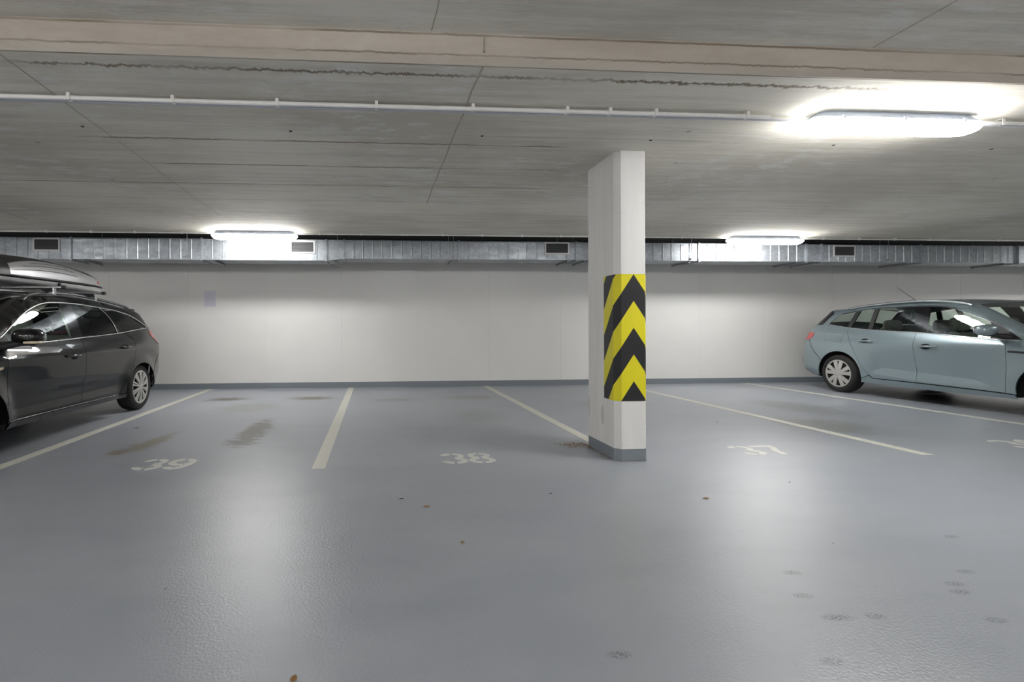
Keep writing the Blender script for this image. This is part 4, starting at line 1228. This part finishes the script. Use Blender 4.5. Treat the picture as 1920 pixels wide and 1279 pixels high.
for sd in (1, -1):
    pts = [(4.87, 1.352), (4.95, 1.388), (5.041, 1.412), (5.257, 1.440), (5.75, 1.460), (6.098, 1.446), (6.518, 1.410), (6.777, 1.373), (6.86, 1.352)]
    d = smooth_line(pts, .06)
    MB().tube([(sd * (float(CA.W(np.array([y]), np.array([z - .045]))[0]) - .015), y - 5.5, z - .008) for y, z in d], [.010] + [.016] * (len(d) - 2) + [.010], 10).build('roof_rail', M['railA'], rootA, 60)
    a = CA.at(4.36, .935, 0, sd)
    c = (sd * (abs(a[0]) + .155), 4.46 - 5.5, .992)
    m = MB().ellipsoid((0, 0, 0), (.120, .085, .072), 22, 14, .70)
    mo = MB(); mo.add([(c[0] + sd * v[0], c[1] + v[1], c[2] + v[2] * (1.12 if v[2] > 0 else .72)) for v in m.v], m.f)
    o = mo.build('wing_mirror', M['carA'], rootA, 60)
    MB().ellipsoid((c[0], c[1] + .076, c[2] + .006), (.102, .014, .052), 20, 8, .7).build('mirror_glass', M['chrome'], o, 60)
    MB().tube([(a[0] - sd * .03, a[1] - .03, a[2] - .02), (c[0] - sd * .06, c[1], c[2] - .045), (c[0] + sd * .06, c[1], c[2] - .052)], [.038, .028, .018], 10).build('mirror_arm', M['plastic'], o, 60)
    MB().bbox((c[0] - .055 + sd * .06, c[1] - .080, c[2] - .050), (c[0] + .055 + sd * .06, c[1] + .03, c[2] - .030), .008, 2).build('mirror_indicator', M['amber'], o, 60)
for sx in (-.38, .38):
    seat(CA, sx, -.32, .50, M['seat'])
seat(CA, 0, .62, .48, M['seat'], .62, True)
MB().bbox((-.68, -1.5, .74), (.68, -1.02, .95), .06, 3).build('dashboard', M['plastic'], rootA, 60)
m = MB(); pts = [(.38 + .18 * math.cos(t), -.90 + .05 * math.sin(t), .90 + .17 * math.sin(t)) for t in np.linspace(0, 2 * PI, 25)]
m.tube(pts, .014, 8).build('steering_wheel', M['plastic'], rootA, 60)
spA = []
for k in range(10):
    for q in (-5.5, 5.5):
        spA.append((90 + k * 36 + q, .030, .062, .16, .94))
for wy in (6.79, 4.02):
    for sd in (1, -1):
        wheel(CA, wy, .300, .300, .905, .218, sd, spA)

# ------------------------------------------------------------------ roof bars and roof box
def roof_bar(label, y, zr, zb):
    t = empty('roof_bar', label, 'roof bar', (AX, y, zb), 'bars carrying the roof box')
    pts = [(-.80, 0, 0), (.80, 0, 0)]
    MB().tube(pts, .016, 10).build('bar', M['rail'], t, 60)
    for sd in (1, -1):
        MB().bbox((sd * .80 - .02, -.019, -.019), (sd * .80 + .02, .019, .019), .006, 2).build('end_cap', M['plastic'], t, 60)
        x = sd * .675
        zz = zr - zb
        MB().add([(x - .05, -.035, zz + .004), (x + .03, -.035, zz + .004), (x + .03, .035, zz + .004), (x - .05, .035, zz + .004), (x - .09 * sd - .02, -.022, -.014), (x + .0, -.022, -.014), (x + .0, .022, -.014), (x - .09 * sd - .02, .022, -.014)],
                 [(0, 3, 2, 1), (4, 5, 6, 7), (0, 1, 5, 4), (1, 2, 6, 5), (2, 3, 7, 6), (3, 0, 4, 7)]).build('foot', M['plastic'], t)
        MB().box((x + sd * .03 - .004, -.02, zz - .03), (x + sd * .03 + .006, .02, -.005)).build('clamp', M['rail'], t)
    return t
roof_bar('front roof bar under the black roof box', 5.335, 1.452, 1.498)
roof_bar('rear roof bar under the tail of the black roof box', 6.085, 1.438, 1.490)

bx = empty('roof_box', 'long black roof box with silver sheen painted on its sides, on the charcoal car', 'roof box', (AX, 5.8, 1.52))
ys = [4.50, 4.56, 4.68, 4.85, 5.05, 5.3, 5.55, 5.8, 6.05, 6.3, 6.5, 6.7, 6.82, 6.92, 7.0, 7.05]
ztop = np.interp(ys, [4.5, 4.56, 4.7, 5.0, 5.3, 5.68, 5.95, 6.2, 6.5, 6.72, 6.84, 6.92, 7.05], [1.62, 1.665, 1.73, 1.80, 1.842, 1.868, 1.870, 1.862, 1.838, 1.822, 1.800, 1.750, 1.650])
hwid = np.interp(ys, [4.5, 4.56, 4.7, 5.0, 5.5, 6.3, 6.7, 6.9, 7.0, 7.05], [.10, .20, .31, .375, .40, .40, .375, .335, .29, .24])
def seamz(y): return np.interp(y, [4.5, 5.3, 6.0, 7.05], [1.592, 1.598, 1.61, 1.625])
def box_pt(y, th, off=0.0):
    zt = float(np.interp(y, ys, ztop)); hw = float(np.interp(y, ys, hwid)); zs = float(seamz(y))
    c, s_ = math.cos(th), math.sin(th)
    x = hw * math.copysign(abs(c) ** .62, c); z = zs + (zt - zs) * abs(s_) ** .85
    n = math.hypot(x, 1e-6)
    return (x + off * c, y - 5.8, z - 1.52 + off * s_)
def box_loft(yl, ths, off, name, mat, parent, close=True, sm=50):
    V = []; F = []
    n = len(ths[0])
    for y, tl in zip(yl, ths):
        V += [box_pt(y, th, off) for th in tl]
    for i in range(len(yl) - 1):
        for k in range(n - 1):
            F.append((i * n + k, i * n + k + 1, (i + 1) * n + k + 1, (i + 1) * n + k))
    if close:
        F.append(tuple(range(n))); F.append(tuple(range((len(yl) - 1) * n, len(yl) * n)))
    m = MB(); m.v = V; m.f = F
    return m.build(name, mat, parent, sm)
yd = list(np.linspace(4.5, 7.05, 70))
box_loft(yd, [list(np.linspace(0, PI, 29))] * 70, 0, 'lid', M['boxblack'], bx)
for sd in (1, -1):                                     # lens shaped silver field: reflected wall light painted on the lid
    yl = list(np.linspace(5.18, 6.93, 46))
    ths = []
    for y in yl:
        u = (y - 5.18) / 1.75
        hi = .20 + .80 * max(0.0, math.sin(PI * min(1, u * .78 + .12))) ** .9 * (1 - .25 * u)
        a = np.linspace(.06, hi, 9)
        ths.append(list(a if sd > 0 else PI - a))
    p_ = box_loft(yl, ths, .0022, 'side_sheen', M['boxgrey'], bx, False)
    for (f, y0, y1) in ((.34, 5.2, 6.3), (.60, 5.35, 6.25), (.78, 5.5, 6.2)):
        pts = []
        for y in np.linspace(y0, y1, 24):
            u = (y - 5.18) / 1.75
            hi = .20 + .80 * max(0.0, math.sin(PI * min(1, u * .78 + .12))) ** .9 * (1 - .25 * u)
            th = .06 + (hi - .06) * f
            q = box_pt(y, th if sd > 0 else PI - th, .002)
            pts.append(q)
        MB().tube(pts, [.001] + [.0035] * 22 + [.001], 6).build('crease_line', M['boxblack'], p_, 60)
# lower shell
V = []; F = []
nb = 15
for y in yd:
    hw = float(np.interp(y, ys, hwid)) - .006; zs = float(seamz(y)) - .008
    e_ = min(1, (y - 4.48) / .25, (7.08 - y) / .2); zb = 1.522 + (1 - max(0, e_)) * .05
    for k in range(nb):
        th = PI * k / (nb - 1); c, s_ = math.cos(th), math.sin(th)
        V.append((hw * math.copysign(abs(c) ** .4, c), y - 5.8, zs - (zs - zb) * abs(s_) ** .6 - 1.52))
for i in range(69):
    for k in range(nb - 1):
        F.append((i * nb + k, i * nb + k + 1, (i + 1) * nb + k + 1, (i + 1) * nb + k))
F.append(tuple(range(nb))); F.append(tuple(range(69 * nb, 70 * nb)))
m = MB(); m.v = V; m.f = F
m.build('base_shell', M['boxgrey'], bx, 50)
MB().tube([box_pt(y, .02, .004) for y in np.linspace(4.56, 7.05, 50)] + [box_pt(7.05, PI - .02, .004)] + [box_pt(y, PI - .02, .004) for y in np.linspace(7.05, 4.56, 50)], .008, 6).build('rim', M['boxblack'], bx, 60)
lk = box_pt(5.92, 0, .006)
MB().tube([(lk[0] - .02, lk[1], lk[2] - .03), (lk[0] + .006, lk[1], lk[2] - .03)], .017, 14).build('lock', M['plastic'], bx, 60)
st = [box_pt(y, th, .004) for y, th in ((6.76, .16), (6.83, .16), (6.82, .34), (6.77, .34))]
sk = mesh_obj('sticker', st, [(0, 1, 2, 3)], M['red'], bx)

# ------------------------------------------------------------------ fallen leaves and litter
def leaf(loc, size, mat, label, rot, curl=.35):
    V = []; F = []
    n = 8
    for i in range(n + 1):
        t = i / n; w = .34 * math.sin(PI * t) ** .8 * (1 - .25 * t)
        zc_ = curl * size * .5 * (t - .5) ** 2 + .002
        V += [((t - .5) * size, -w * size, zc_ + .18 * w * size), ((t - .5) * size, 0, zc_), ((t - .5) * size, w * size, zc_ + .22 * w * size)]
    for i in range(n):
        for j in range(2):
            F.append((i * 3 + j, i * 3 + j + 1, i * 3 + j + 4, i * 3 + j + 3))
    m = MB(); m.v = V; m.f = F
    m.tube([(-.5 * size, 0, .004), (-.78 * size, .04 * size, .002)], .0008, 5)
    o = m.build('dry_leaf', mat, None, 60, loc=(loc[0], loc[1], .0002), fix=False)
    o.rotation_euler = (0, 0, rot)
    return tag(o, label, 'leaf', 'fallen leaves on the floor')
leaf((.302, 2.913), .045, M['leaf'], 'brown curled leaf on the open floor below the stall number 38', .3, .8)
leaf((.161, 3.062), .030, M['leafdark'], 'small dark leaf scrap left of the curled brown leaf under number 38', .1)
leaf((1.118, 3.086), .025, M['leafdark'], 'tiny dark leaf scrap on the floor left of the pillar foot', .5)
leaf((2.043, 2.924), .040, M['leaf'], 'brown flat leaf on the floor right of and in front of the pillar', .2)
leaf((.427, 2.414), .030, M['leaf'], 'thin brown leaf fragment on the middle of the open floor', 1.1)
leaf((3.812, 5.265), .035, M['leafdark'], 'dark leaf scrap behind the stall number 37', .8)
leaf((2.816, 3.181), .022, M['leafdark'], 'tiny dark scrap on the floor below the stall number 37', 1.0)
leaf((-.249, 1.512), .035, M['leaf'], 'brown leaf at the bottom edge of the picture', 1.4)
leaf((-2.553, 5.483), .050, M['leafdark'], 'dark sliver on the floor beside the charcoal car', .05)
rng = random.Random(3)
V = []; F = []
for k in range(260):
    if k < 150:
        x = 1.80 + rng.gauss(0, .085) ; y = 4.33 + rng.gauss(0, .05) - .25 * (x - 1.8)
    elif k < 215:
        y = rng.uniform(3.84, 4.28); x = 1.895 - abs(rng.gauss(0, .010 + .02 * (y - 3.84)))
    else:
        x = rng.uniform(1.90, 2.14); y = PY0 - .006 - abs(rng.gauss(0, .006))
    if PX0 - .006 < x and PY0 - .004 < y: x = PX0 - .008
    s_ = rng.uniform(.005, .016) if k < 170 else rng.uniform(.003, .009); a = rng.uniform(0, PI); z = rng.uniform(.0005, .010)
    b = len(V)
    ca, sa = math.cos(a), math.sin(a)
    for (u, v, w) in ((-1, 0, 0), (0, -.4, .25), (1, 0, .1), (0, .4, .3)):
        V.append((x + s_ * (u * ca - v * sa) - 1.80, y + s_ * (u * sa + v * ca) - 4.33, z + abs(w) * s_))
    F += [(b, b + 1, b + 2), (b, b + 2, b + 3)]
lt = mesh_obj('leaf_litter', V, F, M['leaf'], None, loc=(1.80, 4.33, 0))
tag(lt, 'brown crumbled leaf litter gathered at the foot of the pillar', 'litter', kind='stuff')
